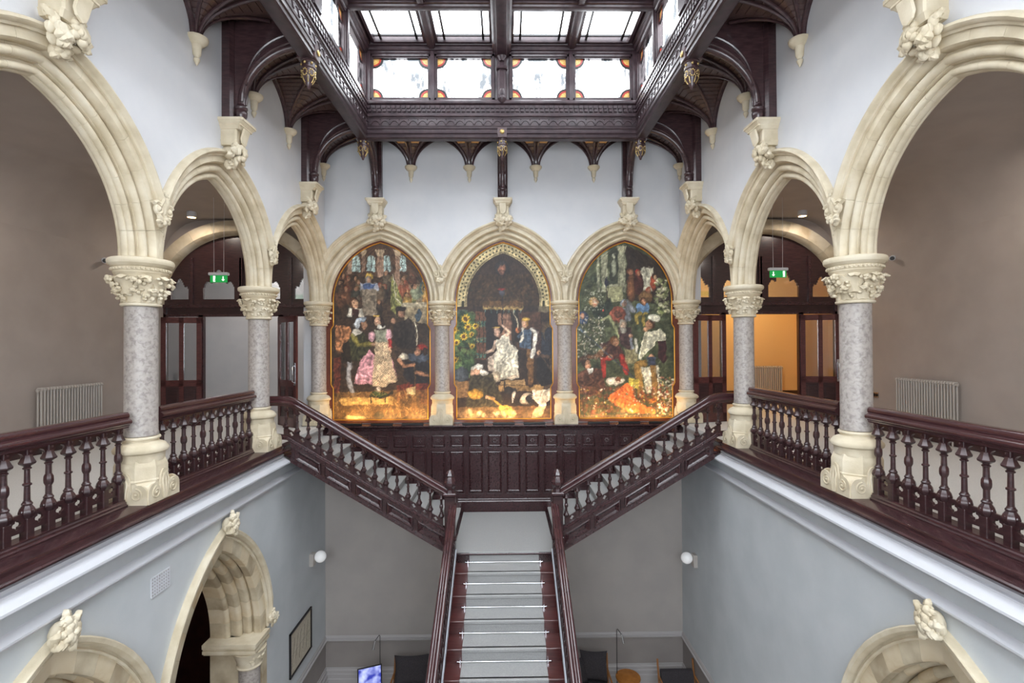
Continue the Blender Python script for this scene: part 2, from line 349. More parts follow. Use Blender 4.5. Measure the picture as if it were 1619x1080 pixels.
# ---------------------------------------------------------------- carved stone vocabulary
rnd = random.Random(7)
def spiral(mb, c, r, turns, rt, F, s=1, n=26, a0=0):
    pts = []
    for i in range(n + 1):
        q = i / n; a = a0 + s * q * turns * 2 * PI; rr = r * (1 - .82 * q)
        pts.append(F(c[0] + rr * math.cos(a), c[2], c[1] + rr * math.sin(a)))
    mb.tube(pts, [rt * (1 - .4 * i / n) for i in range(n + 1)], 6)
def leafblade(mb, F, base, ang, L, wd, lift):     # a lobed, curled leaf lying in the (u,z) plane, rising in p
    rows = []; ca, sa = math.cos(ang), math.sin(ang)
    for i in range(8):
        q = i / 7; w = wd * math.sin(PI * min(1, q * .86 + .1)) * (1 + .22 * math.cos(q * 5 * PI)); l = L * q; pz = lift * math.sin(PI * q * .8)
        row = []
        for j in range(-2, 3):
            a = j / 2 * w; hgt = pz + .012 * (1 - abs(j) / 2) - abs(j) * .004
            row.append(F(base[0] + l * ca - a * sa, base[2] + hgt, base[1] + l * sa + a * ca))
        for j in (2, 0, -2):
            a = j / 2 * w; row.append(F(base[0] + l * ca - a * sa, base[2] + pz - .03, base[1] + l * sa + a * ca))
        rows.append(row)
    mb.loft(rows)
def foliage(F, c, rx, rz, rp, n, seed, size=.05):
    r = random.Random(seed); mb = MB()
    mb.sph((0, 0, 0), 1, 10, 7); mb.mapv(lambda x, y, z: F(c[0] + x * rx * .72, c[2] + y * rp * .7, c[1] + z * rz * .75))
    for i in range(n):
        a = r.uniform(0, 2 * PI); q = math.sqrt(r.random()); u = math.cos(a) * q; z = math.sin(a) * q; p = math.sqrt(max(0, 1 - q * q))
        o = MB().sph((0, 0, 0), (size * r.uniform(.6, 1.2), size * r.uniform(.45, .8), size * r.uniform(.6, 1.2)), 7, 5)
        mb.add(o, lambda x, y, zz: F(c[0] + u * rx + x, c[2] + p * rp + y, c[1] + z * rz + zz))
        if i % 3 == 0: leafblade(mb, F, (c[0] + u * rx * .8, c[1] + z * rz * .8, c[2] + p * rp * .8), math.atan2(z, u), size * 2.2, size * .9, size * .7)
    return mb
# capital: bell, beaded rings, two tiers of curled leaves and fruit
ID = lambda x, p, z: (x, p, z)
def cap_leaf(mb, a, z0, L, wd, r0, curl, bump=1.):
    rows = []
    for i in range(9):
        q = i / 8; w = wd * (math.sin(PI * min(1, .12 + q * .82)) ** .7) * (1 + .2 * math.cos(q * 4 * PI)); zz = z0 + L * math.sin(min(1, q * 1.1) * PI / 2) - (.05 * max(0, q - .75) * 4)
        rr = r0 + curl * q ** 2.2
        row = []
        for j in range(-2, 3):
            b = j / 2 * w; ridge = .014 * (1 - abs(j) / 2) * bump
            row.append(((rr + ridge) * math.cos(a + b / rr), (rr + ridge) * math.sin(a + b / rr), zz - abs(j) * .006))
        for j in (2, 0, -2):
            b = j / 2 * w; row.append(((rr - .03) * math.cos(a + b / rr), (rr - .03) * math.sin(a + b / rr), zz - .012))
        rows.append(row)
    mb.loft(rows)
def capital_foliage(kind, seed):
    mb = MB(); r = random.Random(seed)
    for k in range(8):
        a = k * PI / 4 + .2; cap_leaf(mb, a, .05, .17, .085, .205, .10)
        mb.sph((.285 * math.cos(a), .285 * math.sin(a), .19), (.035, .035, .022), 7, 5)
    for k in range(8):
        a = k * PI / 4 + .2 + PI / 8
        if kind == 0 and k % 2:
            for q in range(9):
                aa = a + r.uniform(-.17, .17); rr = .31 + r.uniform(-.02, .03)
                mb.sph((rr * math.cos(aa), rr * math.sin(aa), .30 + r.uniform(-.055, .055)), r.uniform(.02, .032), 6, 5)
        elif kind == 1 and k % 2:
            mb.sph((.31 * math.cos(a), .31 * math.sin(a), .30), .03, 8, 6)
            for q in range(5):
                b = q * 2 * PI / 5; mb.sph(((.305) * math.cos(a + .12 * math.cos(b)), .305 * math.sin(a + .12 * math.cos(b)), .30 + .042 * math.sin(b)), (.024, .024, .024), 6, 5)
        cap_leaf(mb, a, .14, .24, .10, .24, .115)
    for k in range(80):
        a = r.uniform(0, 2 * PI); q = r.random(); rr = .215 + .09 * q + .018; mb.sph((rr * math.cos(a), rr * math.sin(a), .08 + .27 * q), (r.uniform(.018, .034), r.uniform(.018, .034), r.uniform(.018, .03)), 6, 5)
    for k in range(16):
        a = k * PI / 8; mb.tube([(.19 * math.cos(a), .19 * math.sin(a), .03), (.205 * math.cos(a + .05), .205 * math.sin(a + .05), .12), (.25 * math.cos(a), .25 * math.sin(a), .25)], .01, 5)
    return mb
CAPH = .585  # capital: z from .515 to 1.10
def ring_prof(zs): return zs
bell = MB().lathe([(.178, 0), (.205, .0), (.218, .012), (.218, .03), (.205, .042), (.19, .05), (.195, .1), (.21, .2), (.235, .28), (.262, .35), (.285, .40), (.292, .405)], 28)
abac = MB().lathe([(.20, .385), (.275, .392), (.288, .405), (.288, .425), (.30, .43), (.30, .468), (.292, .475), (.31, .482), (.325, .50), (.342, .512), (.35, .535), (.35, .555), (.342, .575), (.325, .585), (.0, .585)], 36)
for k in range(40):
    a = 2 * PI * k / 40; abac.sph((.303 * math.cos(a), .303 * math.sin(a), .449), (.018, .018, .017), 5, 4)
ME_BELL = mesh('bell', bell, 'stone'); ME_ABAC = mesh('abacus', abac, 'stone')
ME_FOL = [mesh('foliage', capital_foliage(0, 3), 'stone'), mesh('foliage', capital_foliage(1, 5), 'stone')]
ME_SHAFT = mesh('shaft', MB().lathe([(.17, 0), (.183, .01), (.183, .04), (.178, .06), (.176, 1.55), (.178, 1.6)], 32), 'marble')
ME_BASE = mesh('base', MB().lathe([(.17, 0), (.20, -.004), (.208, -.018), (.204, -.034), (.185, -.044), (.184, -.062), (.195, -.072), (.235, -.088), (.262, -.108), (.268, -.12), (.283, -.135), (.292, -.16), (.286, -.185), (.268, -.2), (.255, -.206), (.25, -.235), (.25, -.3)], 32), 'stone')
def plinth_mb():
    mb = MB()
    def sq(h, c, z):   # square of half width h with corners cut by c
        return [(h, -h + c, z), (h, h - c, z), (h - c, h, z), (-h + c, h, z), (-h, h - c, z), (-h, -h + c, z), (-h + c, -h, z), (h - c, -h, z)]
    mb.loft([sq(.28, .002, 0), sq(.28, .002, .12), sq(.277, .02, .155), sq(.268, .06, .185), sq(.262, .11, .215), sq(.262, .152, .25), sq(.27, .157, .255), sq(.27, .157, .268), sq(.262, .152, .28), sq(.262, .152, .42), sq(.255, .148, .44), sq(.235, .138, .5)])
    return mb
ME_PLINTH = mesh('plinth', plinth_mb(), 'stone', smooth=25)
def spur_mb():   # carved palmette with two volutes, for one face (face plane at p = 0, facing +p)
    mb = MB(); out = []
    for i in range(13): a = PI * i / 12; out.append((.185 + .095 * math.cos(a), .135 + .1 * math.sin(a)))
    for i in range(9): a = -.1 + (PI + .2) * i / 8; out.append((.072 * math.cos(a), .27 + .11 * math.sin(a)))
    for i in range(13): a = PI * i / 12; out.append((-.185 + .095 * math.cos(a), .135 + .1 * math.sin(a)))
    out = [(.28, 0)] + out + [(-.28, 0)]
    mb.prism(out, lambda u, z: (u, .0, z), lambda u, z: (u, .022, z))
    for sg in (-1, 1):
        spiral(mb, (sg * .15, .12, .022), .075, 1.6, .012, lambda u, p, z: (u, p, z), -sg, 22, PI / 2)
        mb.tube([(sg * .02, .026, .02), (sg * .035, .03, .15), (sg * .05, .03, .24), (sg * .02, .03, .33)], [.014, .014, .014, .008], 6)
        mb.sph((sg * .15, .026, .12), (.02, .014, .02), 7, 5)
    mb.tube([(0, .026, .01), (0, .03, .2), (0, .03, .34)], [.014, .018, .008], 6)
    return mb
sp = spur_mb(); ME_SPUR = mesh('carved_spur', sp, 'stone', smooth=40)
def column(x, y, label, kind=0, faces=(0, 1, 2, 3)):
    e = thing('column', (x, y, ZG), label, 'column')
    inst('plinth', ME_PLINTH, e, (x, y, ZG))
    for k in faces:
        a = k * PI / 2; inst('carved_spur', ME_SPUR, e, (x + .272 * -math.sin(a), y + .272 * math.cos(a), ZG), a)
    inst('base', ME_BASE, e, (x, y, -1.09)); inst('shaft', ME_SHAFT, e, (x, y, -1.09), label='grey veined marble shaft')
    cp_ = branch('capital', e)
    inst('bell', ME_BELL, cp_, (x, y, .515)); inst('foliage', ME_FOL[kind], cp_, (x, y, .515), rnd.uniform(0, 6)); inst('abacus', ME_ABAC, cp_, (x, y, .515))
    return e
for s, nm in ((-1, 'left'), (1, 'right')):
    column(s * W, 3.34, 'grey marble column just outside the %s edge of the picture' % nm)
    column(s * W, 6.34, 'largest grey marble column with carved capital, on the %s gallery ledge' % nm, 0)
    column(s * W, 9.34, 'grey marble column where the %s stair flight meets the gallery' % nm, 1)
    column(s * W, YB, 'warm-lit marble column in the far %s corner beside the painting' % nm, 1)
    column(s * 1.5, YB, 'small marble column between the middle painting and the %s painting' % nm, 1, (2,))

# arches
def arch(F, u0, label, prof, extra='stone'):
    o = F(u0, .22, ZSP); e = thing('stone_arch', o, label, 'arch')
    voussoirs(e, F, u0, ZSP, AH, AC, prof, 7, 1.4995, ['stone', 'stone', 'stone2'])
    hood(e, F, u0, ZSP, AH, AC, HOOD, 1.5, 'stone')
    return e
for u0, nm in ((-3, 'left painting'), (0, 'middle painting'), (3, 'right painting')):
    arch(FRB, u0, 'cream stone pointed arch framing the %s' % nm, PROF_BACK)
for F, nm in ((FRL, 'left'), (FRR, 'right')):
    arch(F, 1.84, 'cream stone arch of the %s arcade beside the camera, out of view' % nm, PROF_SIDE)
    arch(F, 4.84, 'largest moulded stone arch, cut by the %s edge of the picture' % nm, PROF_SIDE)
    arch(F, 7.84, 'moulded stone arch in front of the exit sign on the %s' % nm, PROF_SIDE)
    arch(F, 10.84, 'narrowest-looking stone arch on the %s above the head of the stairs' % nm, PROF_SIDE)

# label stops between hoods
def label_stop(F, u, z, label):
    c = F(u, .22, z); e = thing('label_stop', c, label, 'carving', 'scrolled label stops between the arches')
    mb = MB(); P = .27
    for sg in (-1, 1):
        spiral(mb, (u + sg * .1, z + .1, P), .085, 1.5, .03, F, sg, 24, PI / 2 - sg * .9)
        mb.add(MB().sph((0, 0, 0), (.04, .045, .04), 8, 6), lambda a, b, c_: F(u + sg * .1 + a, P + b, z + .1 + c_))
        mb.tube([F(u + sg * .06, P, z + .14), F(u + sg * .035, P + .02, z + .22), F(u + sg * .02, P, z + .3)], [.03, .035, .02], 7)
    part('scroll', mb, 'stone', e, 45)
    part('leaf', foliage(F, (u, z - .04, .24), .08, .1, .08, 14, 11, .032), 'stone', e, 45)
    part('bud', foliage(F, (u, z + .3, .24), .05, .05, .06, 6, 12, .028), 'stone', e, 45)
for u, nm in ((-1.5, 'left and middle paintings'), (1.5, 'middle and right paintings')): label_stop(FRB, u, 1.62, 'carved scroll stop between the arches of the ' + nm)
for F, nm in ((FRL, 'left'), (FRR, 'right')):
    label_stop(F, 3.34, 1.62, 'carved scroll stop on the %s wall, out of view' % nm)
    label_stop(F, 6.34, 1.62, 'largest carved scroll stop, above the nearest %s column' % nm)
    label_stop(F, 9.34, 1.62, 'carved scroll stop above the second column on the %s' % nm)

# main corbels over the arches
def corbel(F, u, label):
    c = F(u, .22, 2.85); e = thing('stone_corbel', c, label, 'corbel')
    def cb(hw, pr, z0, z1, hw2=None, pr2=None):
        hw2 = hw2 or hw; pr2 = pr2 or pr
        r = [[F(u - a, .2, z), F(u + a, .2, z), F(u + a, .22 + b - .02, z), F(u + a - .02, .22 + b, z), F(u - a + .02, .22 + b, z), F(u - a, .22 + b - .02, z)] for a, b, z in ((hw, pr, z0), (hw2, pr2, z1))]
        return MB().loft(r)
    sh = cb(.225, .37, 3.45, 3.49).add(cb(.19, .33, 3.41, 3.45, .22, .36)).add(cb(.185, .325, 3.385, 3.41)).add(cb(.15, .28, 3.34, 3.385, .18, .31))
    part('shelf', sh, 'stone', e, 30)
    part('block', cb(.13, .2, 3.1, 3.17, .15, .235).add(cb(.14, .235, 3.17, 3.34)), 'stone', e, 30)
    sd = MB(); pl = [(-.085, 3.37), (.085, 3.37), (.085, 3.22), (.06, 3.16), (0, 3.12), (-.06, 3.16), (-.085, 3.22)]
    sd.loft([[F(u + a, .22 + (.31 if z > 3.3 else .27), z) for a, z in pl], [F(u + a * .9, .22 + (.34 if z > 3.3 else .295), z - .005) for a, z in pl]]); part('shield', sd, 'stone', e, 30)
    part('foliage', foliage(F, (u, 3.02, .3), .18, .14, .2, 44, int(abs(u) * 10) + 3, .056).add(foliage(F, (u, 2.85, .26), .07, .1, .1, 12, 5, .04)), 'stone', e, 45)
for u, nm in ((-3, 'left'), (0, 'middle'), (3, 'right')): corbel(FRB, u, 'carved stone corbel with shield above the %s painting arch' % nm)
for F, nm in ((FRL, 'left'), (FRR, 'right')):
    corbel(F, 4.84, 'large leafy stone corbel at the top %s edge of the picture' % nm)
    corbel(F, 7.84, 'leafy stone corbel with shelf above the second arch on the %s' % nm)
    corbel(F, 10.84, 'leafy stone corbel near the far %s corner' % nm)

# ---------------------------------------------------------------- roof: brackets, pendants, vault fans
ZC = 5.06
def bracket(F, u, label, reach=1.28):
    e = thing('roof_bracket', F(u, .22, 3.49), label, 'bracket')
    f0 = .22
    post = MB().prism([(-.115, f0), (.115, f0), (.115, f0 + .12), (.06, f0 + .16), (-.06, f0 + .16), (-.115, f0 + .12)], lambda a, p: F(u + a, p, 3.49), lambda a, p: F(u + a, p, ZC))
    part('wall_post', post, 'roof', e)
    p0, z0 = f0 + .24, 3.74; p1, z1 = f0 + reach, 4.70
    cur = [(p0 + (p1 - p0) * (1 - math.cos(i / 14 * PI / 2)), z0 + (z1 - z0) * math.sin(i / 14 * PI / 2)) for i in range(15)]
    web = MB()
    for a, b in zip(cur[:-1], cur[1:]):
        web.prism([a, b, (b[0], ZC), (a[0], ZC)], lambda p, z: F(u - .045, p, z), lambda p, z: F(u + .045, p, z))
    web.prism([(f0 + .1, 3.62), (p0, 3.62), (p0, ZC), (f0 + .1, ZC)], lambda p, z: F(u - .045, p, z), lambda p, z: F(u + .045, p, z))
    part('spandrel', web, 'roof', e)
    rib = MB().tube([F(u, p, z) for p, z in cur], .062, 10)
    for sg in (-1, 1):
        rib.tube([F(u + sg * .06, p + .03, z + .055) for p, z in cur], .028, 7)
        rib.tube([F(u + sg * .055, f0 + .34 + (p - p0) * .8, 4.05 + (z - z0) * .84) for p, z in cur], .02, 6)
    part('curved_brace', rib, 'roof', e, 50)
    c = F(u, p0, 3.7)
    ft = MB().lathe([(.03, -.2), (.06, -.17), (.085, -.1), (.09, -.04), (.075, -.02), (.095, 0), (.095, .025), (.07, .04), (.062, .08)], 10, (c[0], c[1])); ft.v = [(a, b, z + 3.7) for a, b, z in ft.v]
    part('foot_boss', ft, 'roof', e, 50)
for u, nm in ((-3, 'left'), (0, 'middle'), (3, 'right')): bracket(FRB, u, 'dark curved timber roof bracket over the %s painting' % nm)
for F, nm in ((FRL, 'left'), (FRR, 'right')):
    bracket(F, 4.84, 'dark curved timber bracket on the %s wall, out of view' % nm)
    bracket(F, 7.84, 'large dark curved timber bracket on the %s wall' % nm)
    bracket(F, 10.84, 'dark curved timber bracket near the far corner on the %s wall' % nm)
# pendants
pd = [(.0, -.46), (.018, -.45), (.03, -.41), (.05, -.38), (.055, -.35), (.085, -.31), (.1, -.26), (.105, -.2), (.1, -.16), (.115, -.15), (.115, -.13), (.1, -.12), (.1, -.05), (.118, -.04), (.118, -.01), (.09, 0), (.09, .3)]
ME_PD = mesh('drop', MB().lathe(pd, 12), 'roof', smooth=50)
g = MB(); 
for k in range(6):
    a = k * PI / 3 + .3; ca, sa = math.cos(a), math.sin(a)
    g.sph((.1 * ca, .1 * sa, -.085), (.022, .022, .022), 7, 5)
    for q in range(9):
        b = q * 2 * PI / 9; aa = a + .36 * math.cos(b); g.sph((.103 * math.cos(aa), .103 * math.sin(aa), -.235 + .05 * math.sin(b)), .013, 5, 4)
    g.tube([(.056 * math.cos(a + .5), .056 * math.sin(a + .5), -.37), (.08 * math.cos(a + .5), .08 * math.sin(a + .5), -.33), (.1 * math.cos(a + .5), .1 * math.sin(a + .5), -.28)], .008, 5)
ME_PG = mesh('gilt_ornament', g, 'gold', smooth=50)
def pendant(x, y, label, face):
    e = thing('carved_pendant', (x, y, 4.02), label, 'pendant', 'carved pendants under the skylight beams')
    inst('drop', ME_PD, e, (x, y, 4.48)); inst('gilt_ornament', ME_PG, e, (x, y, 4.48))['kind'] = 'stuff'
    mb = MB().lathe([(.0, 0), (.035, .005), (.05, .015), (.035, .028), (.03, .02), (.015, .03), (0, .032)], 12)
    fx, fy = face; mb.mapv(lambda a, b, c: (x + fx * (.14 + c) + (a if fy else 0), y + fy * (.14 + c) + (a if fx else 0), 4.58 + b))
    part('gilt_rosette', mb, 'gold', e, 50)
    part('block', MB().cbox(x - .1, x + .1, y - .145, y + .145, 4.46, 4.68) if fy else MB().cbox(x - .145, x + .145, y - .1, y + .1, 4.46, 4.68), 'roof', e)
pendant(0, 10.84, 'gilt carved pendant at the middle of the far skylight beam', (0, -1))
for s, nm in ((-1, 'left'), (1, 'right')):
    pendant(s * 3, 10.84, 'gilt carved pendant at the far %s corner of the skylight' % nm, (-s, 0))
    pendant(s * 3, 7.84, 'gilt carved pendant nearer the camera on the %s skylight beam' % nm, (-s, 0))
    pendant(s * 3, 4.84, 'gilt carved pendant above the camera on the %s, out of view' % nm, (-s, 0))
# fans
def fan(F, u, label, lo=.7, hi=.7, reach=1.15, honey=False):
    z0, H = 4.33, ZC - 4.36; A = math.radians(66)
    e = thing('vault_fan', F(u, .22, 3.93), label, 'vault')
    def end(ph):      # boundary point of the rectangle in direction ph
        c, s_ = math.cos(ph), math.sin(ph); L = hi if c > 0 else lo
        k = min(L / abs(c) if abs(c) > 1e-6 else 9, reach / s_ if s_ > 1e-6 else 9); return c * k, s_ * k
    def curve(ex, ey, q):
        r0 = .07; L = math.hypot(ex, ey); h = (1 - math.cos(q * A)) / (1 - math.cos(A)); rr = r0 + (L - r0) * h
        return ex / L * rr, ey / L * rr, z0 + H * math.sin(q * A) / math.sin(A)
    mb = MB(); rows = []; N = 20; K = 14
    for k in range(K + 1):
        rows.append([F(u + curve(*end(PI * j / N), k / K)[0], .22 + curve(*end(PI * j / N), k / K)[1], curve(*end(PI * j / N), k / K)[2] + .012) for j in range(N + 1)])
    for k in range(K):       # lapped boards
        up_ = [tuple(a * .965 + b * .035 + (.014 if i == 2 else 0) for i, (a, b) in enumerate(zip(p, q))) for p, q in zip(rows[k], rows[k + 1])]
        mb.loft([up_, rows[k + 1]], cap=False, close=False); mb.loft([rows[k], up_], cap=False, close=False)
    part('boarding', mb, 'boards', e, 25)
    if honey:  # patches whose honey colour stands for warm light on the boarding
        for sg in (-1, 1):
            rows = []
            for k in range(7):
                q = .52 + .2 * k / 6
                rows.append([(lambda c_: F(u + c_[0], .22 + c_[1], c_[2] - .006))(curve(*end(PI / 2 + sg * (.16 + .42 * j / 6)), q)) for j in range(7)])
            mb = MB().loft(rows, cap=False, close=False); part('painted_glow', mb, 'warmglow', e, 60, label='warm light painted on the boarding between the dark ribs')
    rb = [(-lo, .02), (hi, .02), (-lo, .72), (hi, .72), (-.13, reach), (.13, reach)]
    for ex, ey in rb:
        m2 = MB().tube([F(u + curve(ex, ey, k / K)[0], .22 + curve(ex, ey, k / K)[1], curve(ex, ey, k / K)[2] - .012) for k in range(K + 1)], .026, 7)
        if ey < .1: m2.tube([F(u + curve(ex, ey, k / K)[0], .26 + curve(ex, ey, k / K)[1], curve(ex, ey, k / K)[2] - .02) for k in range(K + 1)], .03, 7)
        part('rib', m2, 'roof', e, 50)
    c = F(u, .22, 0)
    pf = [(.0, 3.93), (.012, 3.95), (.035, 4.0), (.04, 4.03), (.028, 4.045), (.03, 4.06), (.05, 4.09), (.058, 4.19), (.065, 4.22), (.1, 4.24), (.11, 4.26), (.13, 4.275), (.14, 4.3), (.14, 4.325), (.0, 4.33)]
    part('stone_corbel', MB().lathe([(r * 1.05, z) for r, z in pf], 14, (F(u, .26, 0)[0], F(u, .26, 0)[1])), 'stone', e, 40, label='small turned cream stone corbel')
for u, nm in ((-2.2, 'left of the left painting arch'), (-.8, 'left of the middle bracket'), (.8, 'right of the middle bracket'), (2.2, 'over the left edge of the right painting')):
    lbl = {-2.2: 'boarded vault fan on the far wall, right of the left bracket', -.8: 'boarded vault fan on the far wall just left of the middle bracket', .8: 'boarded vault fan on the far wall just right of the middle bracket', 2.2: 'boarded vault fan on the far wall, left of the right bracket'}[u]
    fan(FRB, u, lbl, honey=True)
for F, nm in ((FRL, 'left'), (FRR, 'right')):
    fan(F, 4.04, 'boarded vault fan on the %s wall before the out-of-view bracket' % nm); fan(F, 5.64, 'nearest boarded vault fan in the top %s of the picture' % nm)
    fan(F, 7.04, 'second boarded vault fan on the %s wall, before the large bracket' % nm); fan(F, 8.64, 'boarded vault fan on the %s wall just past the large bracket' % nm)
    fan(F, 10.04, 'boarded vault fan on the %s wall before the far bracket' % nm)
    fan(F, 11.95, 'boarded vault fan tucked into the far %s corner' % nm, lo=1.0, hi=.15)
# soffit boards above the fans
mb = MB()
for s in (-1, 1): mb.box(min(s * 2.9, s * 4.7), max(s * 2.9, s * 4.7), -2.66, 12.4, ZC, ZC + .12)
mb.box(-2.9, 2.9, 10.78, 12.4, ZC, ZC + .12)
struct('ceiling', mb, 'boards', 0)

# skylight frame beams: profile is (inward from beam centre, z)
BP = [(-.13, 4.5), (-.1, 4.47), (.0, 4.45), (.09, 4.45), (.115, 4.47), (.12, 4.49), (.10, 4.51), (.105, 4.54), (.13, 4.555), (.135, 4.59), (.12, 4.61), (.12, 4.635), (.135, 4.65), (.14, 4.675), (.11, 4.69), (.11, 4.90), (.135, 4.915), (.14, 4.94), (.12, 4.955), (.12, 4.975), (.10, 4.99), (.10, 5.17), (.12, 5.18), (.14, 5.2), (.14, 5.235), (.115, 5.25), (.10, 5.28), (.06, 5.31), (-.13, 5.31)]
def beam(label, f0, f1, orn, n0, n1, name='skylight_beam'):
    e = thing(name, f0((n0 + n1) / 2, 0, 4.45), label, 'beam')
    part('beam', MB().prism(BP, lambda a, z: f0(n0, a, z), lambda a, z: f0(n1, a, z)), 'roofin', e, 30)
    # dentil band
    d = MB(); L = n1 - n0; k = int(L / .105)
    for i in range(k):
        a = n0 + L * (i + .5) / k
        for (w0, w1, z0, z1, pr) in ((-.034, .034, 5.09, 5.15, .135), (-.02, .05, 5.02, 5.075, .13)):
            d.prism([(a + w0, z0), (a + w1, z0), (a + w1, z1), (a + w0, z1)], lambda u, z: f0(u, .095, z), lambda u, z: f0(u, pr, z))
    part('dentil_band', d, 'roofin', e, 30, kind='stuff')
    z_ = MB(); k = int(L / .2)
    for i in range(k):
        a = n0 + L * (i + .5) / k; w = L / k * .42
        pts = [(a + w * math.cos(PI * j / 8), 4.74 + .085 * math.sin(PI * j / 8)) for j in range(9)]
        z_.tube([f0(u, .115, z) for u, z in pts], .009, 5)
        for sg in (-1, 1): z_.tube([f0(a + sg * w, .115, 4.74), f0(a + sg * (w + .03), .115, 4.775)], .009, 5)
        z_.sph(f0(a + w * 1.2, .115, 4.85), .011, 5, 4)
    z_.tube([f0(n0, .112, 4.715), f0(n1, .112, 4.715)], .007, 5); z_.tube([f0(n0, .112, 4.875), f0(n1, .112, 4.875)], .007, 5)
    part('carved_arcading', z_, 'roofin', e, 50, kind='stuff')
beam('far carved beam of the skylight above the three paintings', lambda u, a, z: (u, 10.84 - a, z), None, None, -3.0, 3.0)
beam('long carved skylight beam on the left side', lambda u, a, z: (-3 + a, u, z), None, None, -2.66, 10.84)
beam('long carved skylight beam on the right side', lambda u, a, z: (3 - a, u, z), None, None, -2.66, 10.84)

# clerestory windows
wn = [0]
def clerestory(f, u0, u1):
    wn[0] += 1; o = f((u0 + u1) / 2, 0, 5.3); e = thing('window_%d' % wn[0], o, None, None); e['kind'] = 'structure'
    z0, z1 = 5.3, 6.3
    def fr(a0, a1, b0, b1, p0, p1): return MB().prism([(a0, b0), (a1, b0), (a1, b1), (a0, b1)], lambda u, z: f(u, p0, z), lambda u, z: f(u, p1, z))
    m = MB(); t = .05
    for w_, p_ in ((.075, .06), (.05, .085)):
        m.add(fr(u0, u0 + w_, z0, z1, -.03, p_)).add(fr(u1 - w_, u1, z0, z1, -.03, p_)).add(fr(u0, u1, z0, z0 + w_ * .9, -.03, p_)).add(fr(u0, u1, z1 - w_ * 1.1, z1, -.03, p_))
    part('window_frame', m, 'roofin', e, 0)
    pa = part('pane', fr(u0 + .06, u1 - .06, z0 + .06, z1 - .07, -.004, .0), 'wglass', e, 0)
    for cu, su in ((u0 + .075, 1), (u1 - .075, -1)):
        for cz, sz in ((z0 + .068, 1), (z1 - .085, -1)):
            for R0, R1, mm, nm in ((.0, .13, 'yel_glass', 'amber_quarter_glass'), (.13, .165, 'red_glass', 'red_glass_ring'), (.165, .205, 'black', 'lead_ring')):
                pts = [(cu + su * R1 * math.cos(PI / 2 * i / 8), cz + sz * R1 * math.sin(PI / 2 * i / 8)) for i in range(9)]
                inn = [(cu + su * R0 * math.cos(PI / 2 * i / 8), cz + sz * R0 * math.sin(PI / 2 * i / 8)) for i in range(8, -1, -1)] if R0 else [(cu, cz)]
                part(nm, MB().prism(pts + inn, lambda u, z: f(u, .0, z), lambda u, z: f(u, .012 + R0 * .05, z)), mm, pa, 0)
fb = lambda u, a, z: (u, 10.86 - a, z)
for a, b in ((-2.84, -1.52), (-1.46, -.16), (.16, 1.46), (1.52, 2.84)): clerestory(fb, a, b)
for s in (-1, 1):
    f = (lambda s: (lambda u, a, z: (s * (2.98 - a), u, z)))(s)
    ys = [10.72, 9.42, 7.98, 7.7, 6.4, 4.98, 4.7, 3.3, 1.9, .5, -.9, -2.4]
    for b, a in zip(ys[:-1], ys[1:]):
        if b - a > .5: clerestory(f, a + .03, b - .03)
for x0, x1 in ((-3.6, -.5), (.5, 3.6)):  # two unseen windows added in the rear wall to brighten the lower hall
    wn[0] += 1; e = thing('window_%d' % wn[0], ((x0 + x1) / 2, -2.8, -1.4), None, None); e['kind'] = 'structure'
    m = MB().box(x0, x1, -2.84, -2.76, -1.4, -1.3).box(x0, x1, -2.84, -2.76, 2.5, 2.6).box(x0, x0 + .1, -2.84, -2.76, -1.4, 2.6).box(x1 - .1, x1, -2.84, -2.76, -1.4, 2.6).box((x0 + x1) / 2 - .05, (x0 + x1) / 2 + .05, -2.84, -2.76, -1.4, 2.6)
    part('window_frame', m, 'wood', e, 0); part('pane', MB().box(x0 + .1, x1 - .1, -2.803, -2.797, -1.3, 2.5), 'glass', e, 0)
# posts, wall plate, roof grid
mb = MB()
for x0, x1 in ((-3.1, -2.82), (-1.53, -1.45), (1.45, 1.53), (2.82, 3.1)): mb.box(x0, x1, 10.74, 10.92, 5.28, 6.35)
for s in (-1, 1):
    for y in (9.42, 6.4, 3.3, 1.9, .5, -.9): mb.box(min(s * 2.86, s * 3.05), max(s * 2.86, s * 3.05), y - .04, y + .04, 5.28, 6.35)
    for y in (7.84, 4.84): mb.box(min(s * 2.84, s * 3.05), max(s * 2.84, s * 3.05), y - .15, y + .15, 5.28, 6.35)
struct('trim_12', mb, 'roofin', 0)
cp = [(.0, 6.28), (.05, 6.29), (.07, 6.31), (.07, 6.34), (.1, 6.35), (.12, 6.38), (.12, 6.42), (.15, 6.43), (.17, 6.47), (.17, 6.5), (.2, 6.52), (.22, 6.56), (.22, 6.62), (-.1, 6.62), (-.1, 6.28)]
mb = MB().prism(cp, lambda a, z: (-3.0, 10.82 - a, z), lambda a, z: (3.0, 10.82 - a, z))
for s in (-1, 1): mb.prism(cp, lambda a, z: (s * (2.95 - a), -2.66, z), lambda a, z: (s * (2.95 - a), 10.84, z))
struct('trim_13', mb, 'roofin', 30)
def beamprof(w, zb, zt): return [(-w, zt), (-w, zb + .12), (-w * .8, zb + .1), (-w * .8, zb + .05), (-w * .55, zb + .04), (-w * .5, zb + .005), (-w * .3, zb), (w * .3, zb), (w * .5, zb + .005), (w * .55, zb + .04), (w * .8, zb + .05), (w * .8, zb + .1), (w, zb + .12), (w, zt)]
mb = MB()
for x, w, zb in ((0, .2, 6.2), (-1.5, .11, 6.36), (1.5, .11, 6.36)): mb.prism(beamprof(w, zb, 6.62), lambda a, z: (x + a, -2.66, z), lambda a, z: (x + a, 10.8, z))
rows = [10.62, 9.40, 7.9, 6.4, 4.9, 3.4, 1.9, .4, -1.1, -2.6]
